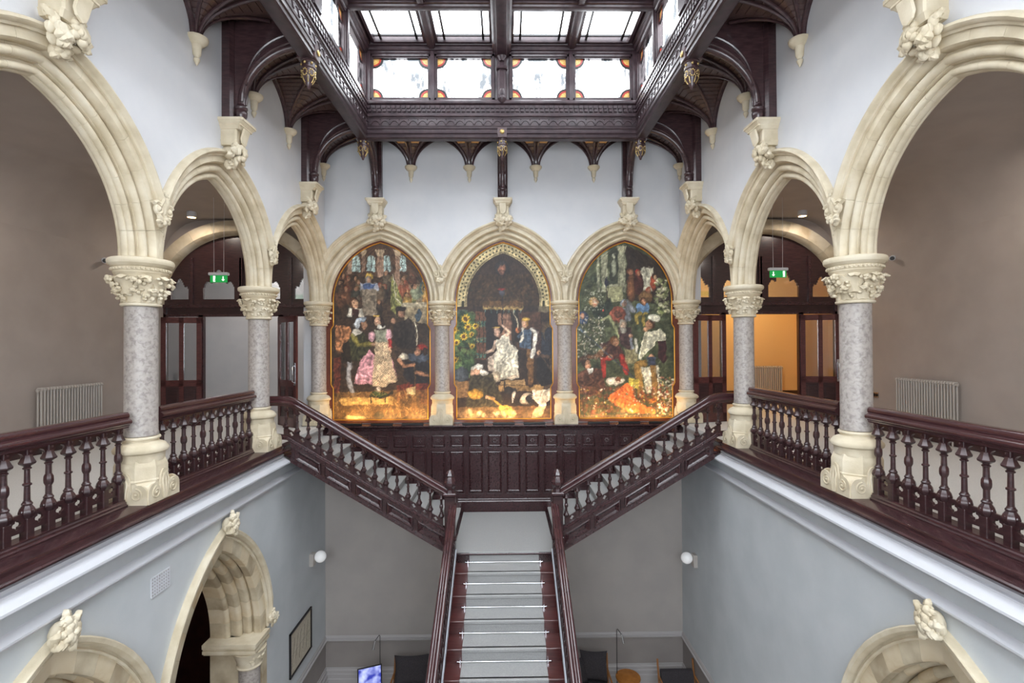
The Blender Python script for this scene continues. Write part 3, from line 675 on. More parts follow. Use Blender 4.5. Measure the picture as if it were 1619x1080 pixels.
for y in rows[1:]: mb.prism(beamprof(.13, 6.34, 6.62), lambda a, z: (-2.9, y + a, z), lambda a, z: (2.9, y + a, z))
struct('trim_14', mb, 'roofin', 30)
# central post with collar and drop between the clerestory windows
e = thing('clerestory_post', (0, 10.75, 5.2), 'moulded central timber post between the far clerestory windows', 'post')
part('shaft', MB().prism([(-.16, .12), (-.16, .03), (-.1, .02), (-.09, -.03), (-.05, -.07), (.05, -.07), (.09, -.03), (.1, .02), (.16, .03), (.16, .12)], lambda a, b: (a, 10.78 + b, 5.26), lambda a, b: (a, 10.78 + b, 6.4)), 'roofin', e, 30)
part('collar', MB().cbox(-.12, .12, 10.66, 10.85, 5.93, 5.99, .02), 'roofin', e, 40); part('drop', MB().lathe([(.03, 5.2), (.07, 5.24), (.09, 5.3), (.06, 5.36), (.075, 5.4), (.05, 5.5)], 10, (0, 10.72)), 'roofin', e, 40)
part('cap', MB().lathe([(.06, 6.1), (.07, 6.14), (.1, 6.2), (.12, 6.24)], 10, (0, 10.72)), 'roofin', e, 40)
# laylight panes with glazing bars
for ri, (ya, yb) in enumerate(zip(rows[:-1], rows[1:])):
    for x0, x1 in ((-2.72, -1.62), (-1.38, -.22), (.22, 1.38), (1.62, 2.72)):
        wn[0] += 1; y1 = ya - (.0 if ri == 0 else .14); y0 = yb + .14
        e = thing('window_%d' % wn[0], ((x0 + x1) / 2, (y0 + y1) / 2, 6.5), None, None); e['kind'] = 'structure'
        part('pane', MB().box(x0, x1, y0, y1, 6.52, 6.526), 'glass', e, 0)
        m = MB().box(x0 - .03, x0 + .03, y0, y1, 6.44, 6.56).box(x1 - .03, x1 + .03, y0, y1, 6.44, 6.56).box(x0, x1, y0 - .03, y0 + .03, 6.44, 6.56).box(x0, x1, y1 - .03, y1 + .03, 6.44, 6.56)
        part('window_frame', m, 'roofin', e, 0)
        m = MB()
        for xx in (x0 + .17, x1 - .17): m.box(xx - .022, xx + .022, y0, y1, 6.495, 6.53)
        for yy in (y0 + .14, y1 - .14): m.box(x0, x1, yy - .02, yy + .02, 6.495, 6.53)
        part('glazing_bar', m, 'black', e, 0)

# ---------------------------------------------------------------- balusters and rails
def oct_lathe(prof, n=8, ph=PI / 8): return MB().lathe(prof, n, (0, 0), ph)
def baluster_mesh(kind):
    mb = MB().cbox(-.04, .04, -.04, .04, 0, .2, .006)
    mb.add(oct_lathe([(.043, .2), (.048, .215), (.066, .235), (.07, .25), (.06, .285), (.04, .315), (.036, .32)]))
    mb.lathe([(.036, .318), (.043, .326), (.043, .336), (.034, .346), (.03, .36)], 12)
    if kind == 0:
        mb.lathe([(.027, .355), (.026, .44), (.028, .46)], 10); mb.add(oct_lathe([(.03, .45), (.041, .475), (.043, .5), (.041, .535), (.03, .56)])); mb.lathe([(.027, .555), (.025, .64), (.027, .66)], 10)
    else:
        mb.lathe([(.026, .355), (.024, .49), (.024, .5), (.036, .508), (.036, .522), (.024, .53), (.022, .66)], 12)
    mb.lathe([(.024, .655), (.035, .662), (.035, .672), (.026, .68), (.028, .69)], 12)
    mb.add(oct_lathe([(.034, .69), (.066, .712), (.07, .725), (.06, .74), (.042, .78), (.036, .80)])); mb.cbox(-.034, .034, -.034, .034, .79, .86, .005)
    for sx in (-1, 1):
        mb.sph((sx * .036, 0, .83), (.008, .014, .014), 6, 4); mb.sph((0, sx * .036, .83), (.014, .008, .014), 6, 4)
        mb.sph((sx * .058, 0, .262), (.01, .018, .018), 6, 4); mb.sph((0, sx * .058, .262), (.018, .01, .018), 6, 4)
    return mb
ME_BAL = [mesh('baluster', baluster_mesh(0), 'wood', smooth=30), mesh('baluster', baluster_mesh(1), 'wood', smooth=30)]
def quatre_plate(w, h, th, shear=0):       # pierced panel in (u, z), centred, hole a quatrefoil
    mb = MB(); n = 32; out = []; inn = []
    for i in range(n):
        a = 2 * PI * (i + .5) / n; c, s = math.cos(a), math.sin(a); k = min(w / 2 / abs(c), h / 2 / abs(s)); out.append((c * k, s * k))
        r = min(w, h) * (.16 + .17 * abs(math.cos(2 * a)) ** .7); inn.append((c * r, s * r))
    sh = lambda p: (p[0], p[1] + shear * p[0])
    for y0, y1 in ((-th / 2, th / 2),):
        rings = [[(sh(p)[0], y, sh(p)[1]) for p in q] for q, y in ((out, y0), (inn, y0), (inn, y1), (out, y1))]
        mb.loft(rings + [rings[0]], cap=False)
    return mb
GAP = .215
plate = quatre_plate(GAP - .07, .17, .03)
ME_QF = mesh('pierced_panel', plate, 'wood', smooth=30)
def spandrel_mb():
    poly = [(-.075, 0), (.075, 0), (.075, -.075)] + [(.06 * math.cos(a), -.075 + .045 * math.sin(a)) for a in [PI * i / 10 for i in range(11)]] + [(-.075, -.075)]
    return MB().prism(poly, lambda u, z: (u, -.014, z), lambda u, z: (u, .014, z))
ME_SP = mesh('arched_spandrel', spandrel_mb(), 'wood', smooth=30)
HR = [(-.062, -.015), (-.068, .0), (-.06, .02)]
def rail_prof():     # (w, z) with z = 0 at the top
    up = bead(0, -.045, .058, -10, 190, 10); p = [(x, z if z > -.03 else z) for x, z in up]
    return [(.05, -.07), (.06, -.08)] + bead(.055, -.115, .035, 70, -80, 6) + [(.06, -.16), (.05, -.17), (.05, -.185), (-.05, -.185), (-.05, -.17), (-.06, -.16)] + bead(-.055, -.115, .035, 260, 110, 6) + [(-.06, -.08), (-.05, -.07)] + [(x, min(0, z)) for x, z in reversed(up)]
RP = rail_prof()
BPR = [(.075, 0), (.078, .018), (.06, .03), (.06, .05), (.045, .062), (.045, .08), (-.045, .08), (-.045, .062), (-.06, .05), (-.06, .03), (-.078, .018), (-.075, 0)]
def side_balustrade(s, y0, y1, label):
    x = s * W; e = thing('gallery_balustrade', (x, (y0 + y1) / 2, ZG), label, 'balustrade')
    part('handrail', MB().prism(RP, lambda a, z: (x + a, y0, -.762 + z), lambda a, z: (x + a, y1, -.762 + z)), 'rail', e, 50)
    part('base_rail', MB().prism(BPR, lambda a, z: (x + a, y0 + .05, ZG + z), lambda a, z: (x + a, y1 - .05, ZG + z)), 'woodx', e, 30)
    n = round((y1 - y0 - .2) / GAP); st = (y1 - y0 - .2) / n
    for i in range(n + 1):
        y = y0 + .1 + st * i; inst('baluster', ME_BAL[i % 2], e, (x, y, ZG + .07), 0)
        if i < n:
            inst('pierced_panel', ME_QF, e, (x, y + st / 2, ZG + .235), PI / 2); inst('arched_spandrel', ME_SP, e, (x, y + st / 2, -.945), PI / 2)
for s, nm in ((-1, 'left'), (1, 'right')):
    side_balustrade(s, .62, 3.06, 'dark turned balustrade on the %s ledge, out of view' % nm)
    side_balustrade(s, 3.62, 6.07, 'nearest dark turned balustrade, at the %s edge of the picture' % nm)
    side_balustrade(s, 6.62, 9.07, 'dark turned balustrade on the %s ledge between the two nearest columns' % nm)

# ---------------------------------------------------------------- upper flights, landing
SLP = .597
ZL = -3.94
zr_base = lambda ax: -3.47 + SLP * (ax - 1.12)       # top of base rail
def zr_hand(ax):
    z = -2.705 + .593 * (ax - 1.08)
    if ax > 3.85: t = min(1, (ax - 3.85) / .35); e_ = (-2.705 + .593 * 2.77); return e_ + .593 * .35 * (t - t * t / 2) + .03 * t
    return z
def sweep_xz(prof, s, xs, zf, yc, sc=1):
    rings = []
    for ax in xs: rings.append([(s * ax, yc + a * sc, zf(ax) + z * sc) for a, z in prof])
    return MB().loft(rings)
for s, nm in ((-1, 'left'), (1, 'right')):
    e = thing('upper_flight', (s * 2.6, 10.9, ZL), 'upper flight of stairs rising to the %s gallery' % nm, 'stairs')
    N = 11; go = .315; ri = .188
    for k in range(N):
        xa = 1.05 + go * k; xb = 1.05 + go * (k + 1) if k < N - 1 else 4.3; zt = ZL + ri * (k + 1)
        part('tread', MB().cbox(min(s * (xa - .03), s * (xb + .01)), max(s * (xa - .03), s * (xb + .01)), 9.72, 12.08, zt - .035, zt, .008), 'woodx', e)
        part('riser', MB().box(min(s * xa, s * (xa + .02)), max(s * xa, s * (xa + .02)), 9.72, 12.08, zt - ri, zt - .035), 'wood', e)
    so = lambda ax: zr_base(ax) - .445
    soff = MB().prism([(1.08, so(1.08)), (4.27, so(4.27)), (4.27, so(4.27) + .03), (1.08, so(1.08) + .03)], lambda a, z: (s * a, 9.72, z), lambda a, z: (s * a, 12.1, z))
    part('soffit', soff, 'wood', e)
    c = thing('stair_carpet', (s * 2.6, 10.9, ZL), 'grey carpet runner on the flight up to the %s gallery' % nm, 'carpet')
    for k in range(N):
        xa = 1.05 + go * k; xb = 1.05 + go * (k + 1) if k < N - 1 else 4.3; zt = ZL + ri * (k + 1)
        th = .012; poly = [(xa - th, zt - ri + th), (xa - th, zt - .045), (xa - .045, zt - .03), (xa - .045, zt + .003), (xa - .03, zt + th), (xb - .005, zt + th), (xb - .005, zt + .001), (xa - .032, zt + .001), (xa - .032, zt - .036), (xa, zt - .04), (xa, zt - ri + th)]
        part('carpet_fold', MB().prism(poly, lambda a, z: (s * a, 10.15, z), lambda a, z: (s * a, 11.72, z)), 'carpet', c, 40)
    b = thing('stair_balustrade', (s * 2.6, 9.7, ZL), 'dark raking balustrade with panelled string on the %s upper flight' % nm, 'balustrade')
    xs = [1.06 + (4.2 - 1.06) * i / 20 for i in range(17)] + [3.6 + i * .07 for i in range(13)]; xs = sorted(set(round(a, 3) for a in xs))
    part('handrail', sweep_xz(RP, s, xs + [4.5], lambda ax: zr_hand(min(ax, 4.2)), 9.7), 'rail', b, 50)
    zb = lambda ax: zr_base(min(ax, 4.12)) + (max(0, ax - 4.12) * .1)
    part('base_rail', sweep_xz(BPR, s, [1.08 + .1 * i for i in range(31)] + [4.12, 4.2, 4.35], lambda ax: zb(ax) - .08, 9.7), 'woodx', b, 30)
    # string board with raking panels
    def raked(x0, x1, o0, o1, ya, yb):
        return MB().prism([(x0, zr_base(x0) + o0), (x1, zr_base(x1) + o0), (x1, zr_base(x1) + o1), (x0, zr_base(x0) + o1)], lambda a, z: (s * a, ya, z), lambda a, z: (s * a, yb, z))
    part('string_board', raked(1.05, 4.06, -.44, -.08, 9.70, 9.73), 'wood', b, 0)
    part('top_mould', raked(1.05, 4.06, -.12, -.08, 9.635, 9.70).add(raked(1.05, 4.06, -.165, -.12, 9.655, 9.70)), 'woodx', b, 0)
    part('bottom_mould', raked(1.05, 4.06, -.46, -.425, 9.625, 9.70).add(raked(1.05, 4.06, -.425, -.40, 9.645, 9.70)).add(raked(1.05, 4.06, -.40, -.375, 9.662, 9.70)), 'woodx', b, 0)
    pv = lambda ax, o, y: (s * ax, y, zr_base(ax) + o)
    for i in range(5):
        a = 1.17 + .585 * i; bx_ = a + .46; t_, u_ = -.175, -.365
        R_ = lambda d, y: [pv(a + d, u_ + d * .9, y), pv(bx_ - d, u_ + d * .9, y), pv(bx_ - d, t_ - d * .9, y), pv(a + d, t_ - d * .9, y)]
        part('string_panel', MB().loft([R_(-.015, 9.70), R_(-.015, 9.655), R_(.012, 9.65), R_(.03, 9.668), R_(.062, 9.692), R_(.075, 9.68)], cap=False).pts(R_(.075, 9.68), [(0, 1, 2, 3)]), 'woodx', b, 0)
        if i < 4: part('stile', raked(bx_ + .03, a + .585 - .03, -.375, -.165, 9.665, 9.70), 'wood', b, 0)
    qp = quatre_plate(.15, .12, .03, s * SLP); meq = mesh('pierced_panel', qp, 'wood', smooth=30)
    n = 15
    for i in range(n):
        ax = 1.2 + .2115 * i; z0 = zb(ax) - .01; hgt = zr_hand(ax) - .18 - z0
        inst('baluster', ME_BAL[i % 2], b, (s * ax, 9.7, z0), 0, (.86, .86, hgt / .86))
        if i < n - 1: inst('pierced_panel', meq, b, (s * (ax + .106), 9.7, zb(ax + .106) + .06))
# landing
e = thing('stair_landing', (0, 10.9, ZL - .2), 'half landing where the three flights of stairs meet', 'landing')
part('floor_slab', MB().box(-1.08, 1.08, 9.68, 12.1, ZL - .2, ZL - .012), 'woodx', e)
part('nosing', MB().cbox(-1.0, 1.0, 9.64, 9.72, ZL - .05, ZL - .012, .01), 'woodx', e)
single('landing_carpet', MB().cbox(-.97, .97, 9.66, 11.98, ZL - .012, ZL + .012, .006), 'carpet', 'plain grey carpet covering the half landing', 'carpet')
# newels
for s, nm in ((-1, 'left'), (1, 'right')):
    x = s * 1.03; y = 9.7; e = thing('newel_post', (x, y, -4.3), 'dark newel post with faceted cap at the %s side of the landing' % nm, 'newel')
    part('post', MB().cbox(x - .1, x + .1, y - .1, y + .1, -4.35, -2.86, .015), 'wood', e)
    for z_, w_ in ((-2.86, .125), (-3.7, .12)): part('collar', MB().cbox(x - w_, x + w_, y - w_, y + w_, z_, z_ + .065, .015), 'woodx', e)
    part('cap', MB().lathe([(.09, -2.8), (.08, -2.74), (.105, -2.7), (.13, -2.66), (.13, -2.6), (.095, -2.52), (.08, -2.5), (.095, -2.47), (.085, -2.43), (.05, -2.39), (.02, -2.37), (.0, -2.365)], 8, (x, y), PI / 8), 'woodx', e, 20)
# dado behind the landing and flights
e = thing('dado_panelling', (0, 12.05, ZL), 'dark mahogany wall panelling below the three paintings', 'panelling')
part('backboard', MB().prism([(-4.24, -1.93), (-4.24, -2.2), (-1.1, ZL - .05), (1.1, ZL - .05), (4.24, -2.2), (4.24, -1.93)], lambda a, z: (a, 12.06, z), lambda a, z: (a, 12.13, z)), 'wood', e, 0)
part('top_shelf', MB().prism([(0, -1.87), (-.17, -1.87), (-.185, -1.885), (-.175, -1.905), (-.15, -1.915), (-.13, -1.94), (-.1, -1.95), (-.09, -1.975), (-.06, -1.985), (-.05, -2.01), (0, -2.015), (.2, -2.015), (.2, -1.87)], lambda a, z: (-4.24, 12.09 + a, z), lambda a, z: (4.24, 12.09 + a, z)), 'woodx', e, 30)
part('skirting', MB().prism([(0, ZL), (-.05, ZL), (-.05, -3.7), (-.03, -3.68), (-.035, -3.65), (-.015, -3.62), (0, -3.61)], lambda a, z: (-1.1, 12.065 + a, z), lambda a, z: (1.1, 12.065 + a, z)), 'woodx', e, 30)
rails = MB().box(-4.24, 4.24, 12.035, 12.07, -2.1, -2.015).box(-3.6, 3.6, 12.035, 12.07, -2.49, -2.42).box(-1.7, 1.7, 12.035, 12.07, -3.62, -3.52)
for i in range(-9, 11):
    x = (i - .5) * .449 + .0
    if abs(x) < 4.3: rails.box(x + .2245 - .2245 - .04 + .2245, x + .2245 + .04, 12.037, 12.07, max(-3.6, ZL + SLP * (abs(x + .2) - 1.05) - .05), -2.05)
part('frame_rails', rails, 'woodx', e, 0)
def small_panel():
    m = MB(); a = .165
    m.loft([[(-a, 0, -.15), (a, 0, -.15), (a, 0, .15), (-a, 0, .15)], [(-a + .035, -.018, -.115), (a - .035, -.018, -.115), (a - .035, -.018, .115), (-a + .035, -.018, .115)], [(-a + .05, -.006, -.1), (a - .05, -.006, -.1), (a - .05, -.006, .1), (-a + .05, -.006, .1)]])
    for k in range(6):
        b = k * PI / 3; m.sph((.04 * math.cos(b), -.015, .04 * math.sin(b)), (.025, .014, .025), 7, 5)
    m.sph((0, -.025, 0), (.024, .02, .024), 7, 5); return m
def tall_panel():
    m = MB(); a = .165; h = .5
    m.loft([[(-a, 0, -h), (a, 0, -h), (a, 0, h), (-a, 0, h)], [(-a + .03, -.022, -h + .05), (a - .03, -.022, -h + .05), (a - .03, -.022, h - .03), (-a + .03, -.022, h - .03)], [(-a + .045, -.008, -h + .07), (a - .045, -.008, -h + .07), (a - .045, -.008, h - .045), (-a + .045, -.008, h - .045)]])
    for sg in (-1, 0, 1): m.sph((sg * .045, -.02, h - .07), (.022, .012, .02), 6, 4)
    return m
ME_PS = mesh('small_panel', small_panel(), 'woodx', smooth=30); ME_PT = mesh('tall_panel', tall_panel(), 'woodx', smooth=30)
for i in range(-9, 9):
    x = (i + .5) * .449; inst('small_panel', ME_PS, e, (x, 12.058, -2.26)); zlo = max(-3.5, ZL + SLP * (abs(x) + .16 - 1.05)); hh = (-2.5 - zlo) / 2
    if hh > .06: inst('tall_panel', ME_PT, e, (x, 12.058, zlo + hh), 0, (1, 1, hh / .5))

# ---------------------------------------------------------------- lower flight
e = thing('main_flight', (0, 5.5, -8.05), 'central flight of dark stairs rising to the half landing', 'stairs')
c = thing('stair_carpet', (0, 5.5, -8.05), 'grey carpet runner held by steel rods on the central flight', 'carpet')
NS = 19; GO, RI = .42, .2105
for k in range(1, NS + 1):
    y1 = 9.7 - GO * (k - 1); y0 = y1 - GO; z = ZL - RI * k
    part('tread', MB().cbox(-.92, .92, y0 - .03, y1, z - .035, z, .008), 'woodred', e)
    part('riser', MB().box(-.92, .92, y1 - .02, y1, z, z + RI - .03), 'woodred', e)
    th = .014; zz = z + RI
    poly = [(y1 - .02 - th, z + th), (y1 - .02 - th, zz - .05), (y1 - .05, zz - .035), (y1 - .05, zz + .0), (y1 - .035, zz + th), (y1 + .02, zz + th), (y1 + .02, zz + .001), (y1 - .032, zz + .001), (y1 - .032, zz - .036), (y1 - .02, zz - .045), (y1 - .02, z + .001), (y0 - .01, z + .001), (y0 - .01, z + th)]
    part('carpet_fold', MB().prism(poly, lambda y, q: (-.665, y, q), lambda y, q: (.665, y, q)), 'carpet', c, 40)
    rod = MB().tube([(-.72, y1 - .045, z + .025), (.72, y1 - .045, z + .025)], .009, 8)
    for sg in (-1, 1): rod.sph((sg * .735, y1 - .045, z + .025), (.022, .014, .014), 8, 6).box(sg * .69 - .01, sg * .69 + .01, y1 - .06, y1 - .03, z + .002, z + .055)
    part('stair_rod', rod, 'chrome', c, 50)
for s, nm in ((-1, 'left'), (1, 'right')):
    b = thing('stair_balustrade', (s * .97, 5.5, -8.05), 'steep reeded handrail and balusters along the %s side of the central flight' % nm, 'balustrade')
    def zn(y): return ZL - .5012 * (9.7 - y)
    def rk(prof, x, y0, y1): return MB().prism(prof, lambda a, z: (s * x + a, y0, z + zn(y0)), lambda a, z: (s * x + a, y1, z + zn(y1)))
    y0, y1 = 1.75, 9.62
    reed = bead(-.05, .0, .026, 270, 90, 4) + bead(-.0, .018, .03, 170, 10, 6) + bead(.05, 0, .026, 90, -90, 4) + [(.04, -.06), (.05, -.09), (-.05, -.09), (-.04, -.06)]
    part('handrail', rk([(a, z + .95) for a, z in reed], .97, y0, 9.66), 'rail', b, 60)
    part('string_board', rk([(-.05, -.28), (.05, -.28), (.05, .1), (.035, .125), (-.035, .125), (-.05, .1)], .975, y0, y1), 'wood', b, 30)
    part('string_strip', rk([(-.012, .02), (.012, .02), (.012, .118), (-.012, .118)], .915, y0, y1), 'stripb', b, 0)  # narrow pale blue-grey strip along the inner side of the string
    for i in range(34):
        y = 9.45 - .21 * i
        if y < 1.9: break
        inst('baluster', ME_BAL[i % 2], b, (s * .975, y, zn(y) + .11), 0, (.86, .86, .87))
    # bottom newel
    nw = thing('newel_post', (s * .97, 1.65, -8.05), 'dark newel post at the foot of the central flight on the %s' % nm, 'newel')
    part('post', MB().cbox(s * .97 - .1, s * .97 + .1, 1.55, 1.75, -8.05, -6.75, .015), 'wood', nw)

# ---------------------------------------------------------------- lower stone arches
LPROF = [(-.16, -.78), (-.16, -.6)] + bead(-.13, -.5, .05, 190, 20) + [(-.09, -.44)] + bead(-.06, -.34, .06, 190, 10) + [(0, -.3)] + bead(.02, -.2, .05, 200, 30) + [(.0, -.1), (.0, .0), (.02, .015), (.2, .015), (.2, -.78)]
LHOOD = [(.19, .0), (.19, .045), (.205, .06), (.215, .05), (.225, .03), (.25, .03), (.27, .1), (.31, .11), (.325, .1), (.325, .0)]
def lower_arch(s, yc, label, pier=True):
    F = lambda u, p, z: (s * (4.28 - p), u, z)
    e = thing('lower_arch', F(yc, 0, LS), label, 'arch')
    voussoirs(e, F, yc, LS, LH, LC, LPROF, 8, 9, ['stone_d', 'stone2', 'stone_d'])
    hood(e, F, yc, LS, LH, LC, LHOOD, 9 if s > 0 else (1.45), 'stone')
    part('finial', foliage(F, (yc, LS + 2.3, .09), .13, .16, .12, 22, 9, .055), 'stone', e, 45)
    for sg in (-1, 1):
        u = yc + sg * 1.12
        ab = MB()
        for hw, pr, z0, z1 in ((.3, .1, -.0, -.07), (.27, .07, -.07, -.11), (.29, .09, -.11, -.16), (.25, .04, -.16, -.2)):
            ab.prism([(u - sg * hw, pr), (u + sg * .22, pr), (u + sg * .22, -.8), (u - sg * hw, -.8)], lambda a, p: F(a, p, LS + z0), lambda a, p: F(a, p, LS + z1))
        part('abacus', ab, 'stone', e, 30)
        x, y, _ = F(u - sg * .03, -.14, 0)
        part('capital', MB().lathe([(.18, LS - .5), (.2, LS - .49), (.21, LS - .47), (.19, LS - .45), (.2, LS - .38), (.24, LS - .28), (.27, LS - .2)], 20, (x, y)).add(foliage(F, (u - sg * .03, LS - .3, -.1), .2, .1, .18, 30, 21, .05)), 'stone', e, 45)
        part('shaft', MB().lathe([(.17, -8.05), (.17, LS - .5)], 24, (x, y)), 'marble', e, 40)
        jm = MB().prism([(u - sg * .06, -.3), (u + sg * .3, -.3), (u + sg * .3, -.8), (u - sg * .06, -.8)], lambda a, p: F(a, p, -8.05), lambda a, p: F(a, p, LS)).prism([(u + sg * .12, .005), (u + sg * .3, .005), (u + sg * .3, -.5), (u + sg * .12, -.5)], lambda a, p: F(a, p, -8.05), lambda a, p: F(a, p, LS))
        part('jamb', jm, 'stone_d', e, 30)
        part('label_stop', foliage(F, (yc + sg * 1.42, LS + .12, .07), .1, .11, .1, 16, 31, .045), 'stone', e, 45)
lower_arch(-1, 7.74, 'complete lower stone arch below the left gallery, beside the picture')
lower_arch(-1, 4.84, 'lower stone arch at the bottom left corner')
lower_arch(1, 4.84, 'lower stone arch at the bottom right corner')

# ---------------------------------------------------------------- corridor end screens and doors
def end_screen(s, nm):
    xc = s * 6.42; HW, SPZ = 1.9, 1.05; RISE = 1.72
    # two-centred arch opening: outer wall around it
    c = (RISE ** 2 - HW ** 2) / (2 * HW); 
    def ac(d, t):
        R = HW + c + d
        x1 = RISE + d; 
        # flattened pointed arch through (HW+d,0) and (0,RISE+d)
        th = t * PI / 2
        return (HW + d) * math.cos(th) ** .92 if th < PI / 2 - 1e-6 else 0, (RISE + d) * math.sin(th) ** 1.06
    wall = MB()
    for sg in (-1, 1):
        cur = [(xc + sg * ac(0, k / 12)[0], SPZ + ac(0, k / 12)[1]) for k in range(13)]
        for a, b in zip(cur[:-1], cur[1:]): wall.prism([a, b, (b[0], 3.2), (a[0], 3.2)], lambda x, z: (x, 12.36, z), lambda x, z: (x, 12.6, z))
    wall.box(xc - HW - .2, xc - HW, 12.36, 12.6, -1.9, 3.2).box(xc + HW, xc + HW + .2, 12.36, 12.6, -1.9, 3.2)
    struct('wall_back', wall, 'taupe', 0)
    e = thing('corridor_arch', (xc, 12.3, SPZ), 'broad plain stone arch around the door screen at the end of the %s gallery' % nm, 'arch')
    for sg in (-1, 1):
        for i in range(6):
            rings = []
            for k in range(4):
                t = (i + k / 3 * .994 + .003) / 6
                rings.append([(xc + sg * ac(d, t)[0], 12.38 - p, SPZ + ac(d, t)[1]) for d, p in ((-.02, -.1), (-.02, .1), (.05, .2), (.3, .2), (.3, -.1))])
            part('voussoir', MB().loft(rings), ('stone', 'stone2', 'stone_d')[i % 3], e, 40)
    # timber screen
    sc_ = thing('door_screen', (xc, 12.42, -1.88), 'dark timber screen with pointed lights above the open doors on the %s' % nm, 'screen')
    ya, yb = 12.42, 12.48; lights = [(-1.5, .21, .43), (-.555, .37, 0), (.555, .37, 0), (1.5, .21, .43)]
    tz = 1.19
    m = MB()
    # build the tympanum from vertical slices with openings left for the lights
    def top(x): 
        a = abs(x); lo, hi = 0., 1.
        for _ in range(30):
            md = (lo + hi) / 2
            if ac(0, md)[0] > a: lo = md
            else: hi = md
        return SPZ + ac(0, lo)[1]
    def lancet(cx, hw, x):     # height of the light above its sill, cusped
        q = abs(x - cx) / hw
        if q >= 1: return 0
        big = hw > .3; body = .37 if big else .26; q2 = abs(x - cx) / (hw * .5)
        h_ = body * (1 - max(0, q - .8) * 1.2) + (0.0 if q > .5 else (.3 if big else .19) * (1 - (q2 ** 1.6)) )
        return h_ + (.06 * math.sqrt(max(0, 1 - ((q - .75) / .25) ** 2)) if q > .5 else .06)
    XS = sorted(set([round(-HW + 2 * HW * i / 150, 4) for i in range(151)]))
    for a, b in zip(XS[:-1], XS[1:]):
        mid = (a + b) / 2; t_ = min(top(a), top(b)) + .03; lo = .76; opening = None
        for cx, hw, _ in lights:
            if abs(mid - cx) < hw: opening = lancet(cx, hw, mid)
        if opening: 
            m.box(xc + a, xc + b, ya, yb, lo, tz); m.box(xc + a, xc + b, ya, yb, min(tz + opening, t_ - .01), t_)
        else: m.box(xc + a, xc + b, ya, yb, lo, t_)
    part('tympanum', m, 'wood', sc_, 0)
    m = MB().box(xc - HW, xc + HW, ya - .06, ya, .98, 1.06).box(xc - HW, xc + HW, ya - .04, ya, .76, .82)
    for x in (-1.2, 1.2, 0, -.03): m.box(xc + x - .035, xc + x + .035, ya - .04, ya, 1.06, 2.2)
    m.box(xc - HW, xc - HW + .08, ya - .04, yb, -1.88, 1.0).box(xc + HW - .08, xc + HW, ya - .04, yb, -1.88, 1.0)
    for x in (-.97, .97): m.box(xc + x - .06, xc + x + .06, ya - .04, yb, -1.88, .8)
    part('frame', m, 'woodx', sc_, 0)
    for cx, hw, _ in lights: part('pane', MB().box(xc + cx - hw, xc + cx + hw, 12.448, 12.452, tz - .02, tz + (.75 if hw > .3 else .5)), 'dglass', sc_, 0)
    # side lights / fixed glazed panels flanking the opening
    def leaf(name, x0, x1, yy, ang, label, hinge):
        d = thing(name, (hinge, yy, -1.88), label, 'door'); w = x1 - x0; m = MB(); H = 2.62
        L = lambda x, y, z: (hinge + (x) * math.cos(ang) - y * math.sin(ang), yy + x * math.sin(ang) + y * math.cos(ang), -1.88 + z)
        def bx(a, b, z0, z1, t=.025): return MB().box(a, b, -t, t, z0, z1)
        st = MB()
        for a, b, z0, z1 in ((0, .11, 0, H), (w - .11, w, 0, H), (0, w, H - .14, H), (0, w, .95, 1.1), (0, w, 0, .22), (w / 2 - .05, w / 2 + .05, .22, H)): st.add(bx(a, b, z0, z1))
        st.mapv(L); lf = part('leaf_frame', st, 'woodred', d, 0)
        pn = MB().box(.1, w / 2 - .04, -.012, .012, .2, .97).box(w / 2 + .04, w - .1, -.012, .012, .2, .97).box(.16, w / 2 - .1, -.02, .02, .3, .87).box(w / 2 + .1, w - .16, -.02, .02, .3, .87).mapv(L); part('lower_panel', pn, 'wood', d, 0)
        for a, b in ((.1, w / 2 - .04), (w / 2 + .04, w - .1)): part('pane', MB().box(a, b, -.004, .004, 1.08, H - .12).mapv(L), 'dglass', d, 0)
        hd = MB().tube([(w - .055, -.03, 1.05), (w - .055, -.08, 1.08), (w - .055, -.08, 1.42), (w - .055, -.03, 1.45)], .012, 8).box(w - .085, w - .025, -.032, -.024, .98, 1.52).mapv(L); part('pull_handle', hd, 'chrome', lf, 50)
        return d
    leaf('door_1', 0, .88, 12.36, math.radians(180 + 12), 'glazed mahogany door leaf folded back left of the %s doorway' % nm, xc - .93)
    leaf('door_2', 0, .88, 12.36, math.radians(-14 if s > 0 else -40), 'glazed mahogany door leaf folded back right of the %s doorway' % nm, xc + .93)
end_screen(-1, 'left'); end_screen(1, 'right')
# rooms beyond the doors
struct('wall_far_right', MB().box(4.6, 10.6, 16.0, 16.2, -1.9, 3.2), 'yellowwall', 0)
struct('wall_far_right', MB().box(4.6, 4.8, 12.6, 16.0, -1.9, 3.2), 'yellowwall', 0); struct('wall_far_right', MB().box(10.4, 10.6, 12.6, 16.0, -1.9, 3.2), 'yellowwall', 0)
struct('wall_far_right', MB().box(8.5, 10.4, 12.5, 12.62, -1.9, 3.2), 'yellowwall', 0)
struct('wall_far_left', MB().box(-10.6, -4.6, 15.0, 15.2, -1.9, 3.2), 'plaster', 0)
struct('wall_far_left', MB().box(-4.8, -4.6, 12.6, 15.0, -1.9, 3.2), 'plaster', 0); struct('wall_far_left', MB().box(-10.6, -10.4, 12.6, 15.0, -1.9, 3.2), 'plaster', 0)
struct('wall_far_left', MB().box(-10.4, -8.5, 12.5, 12.62, -1.9, 3.2), 'plaster', 0)
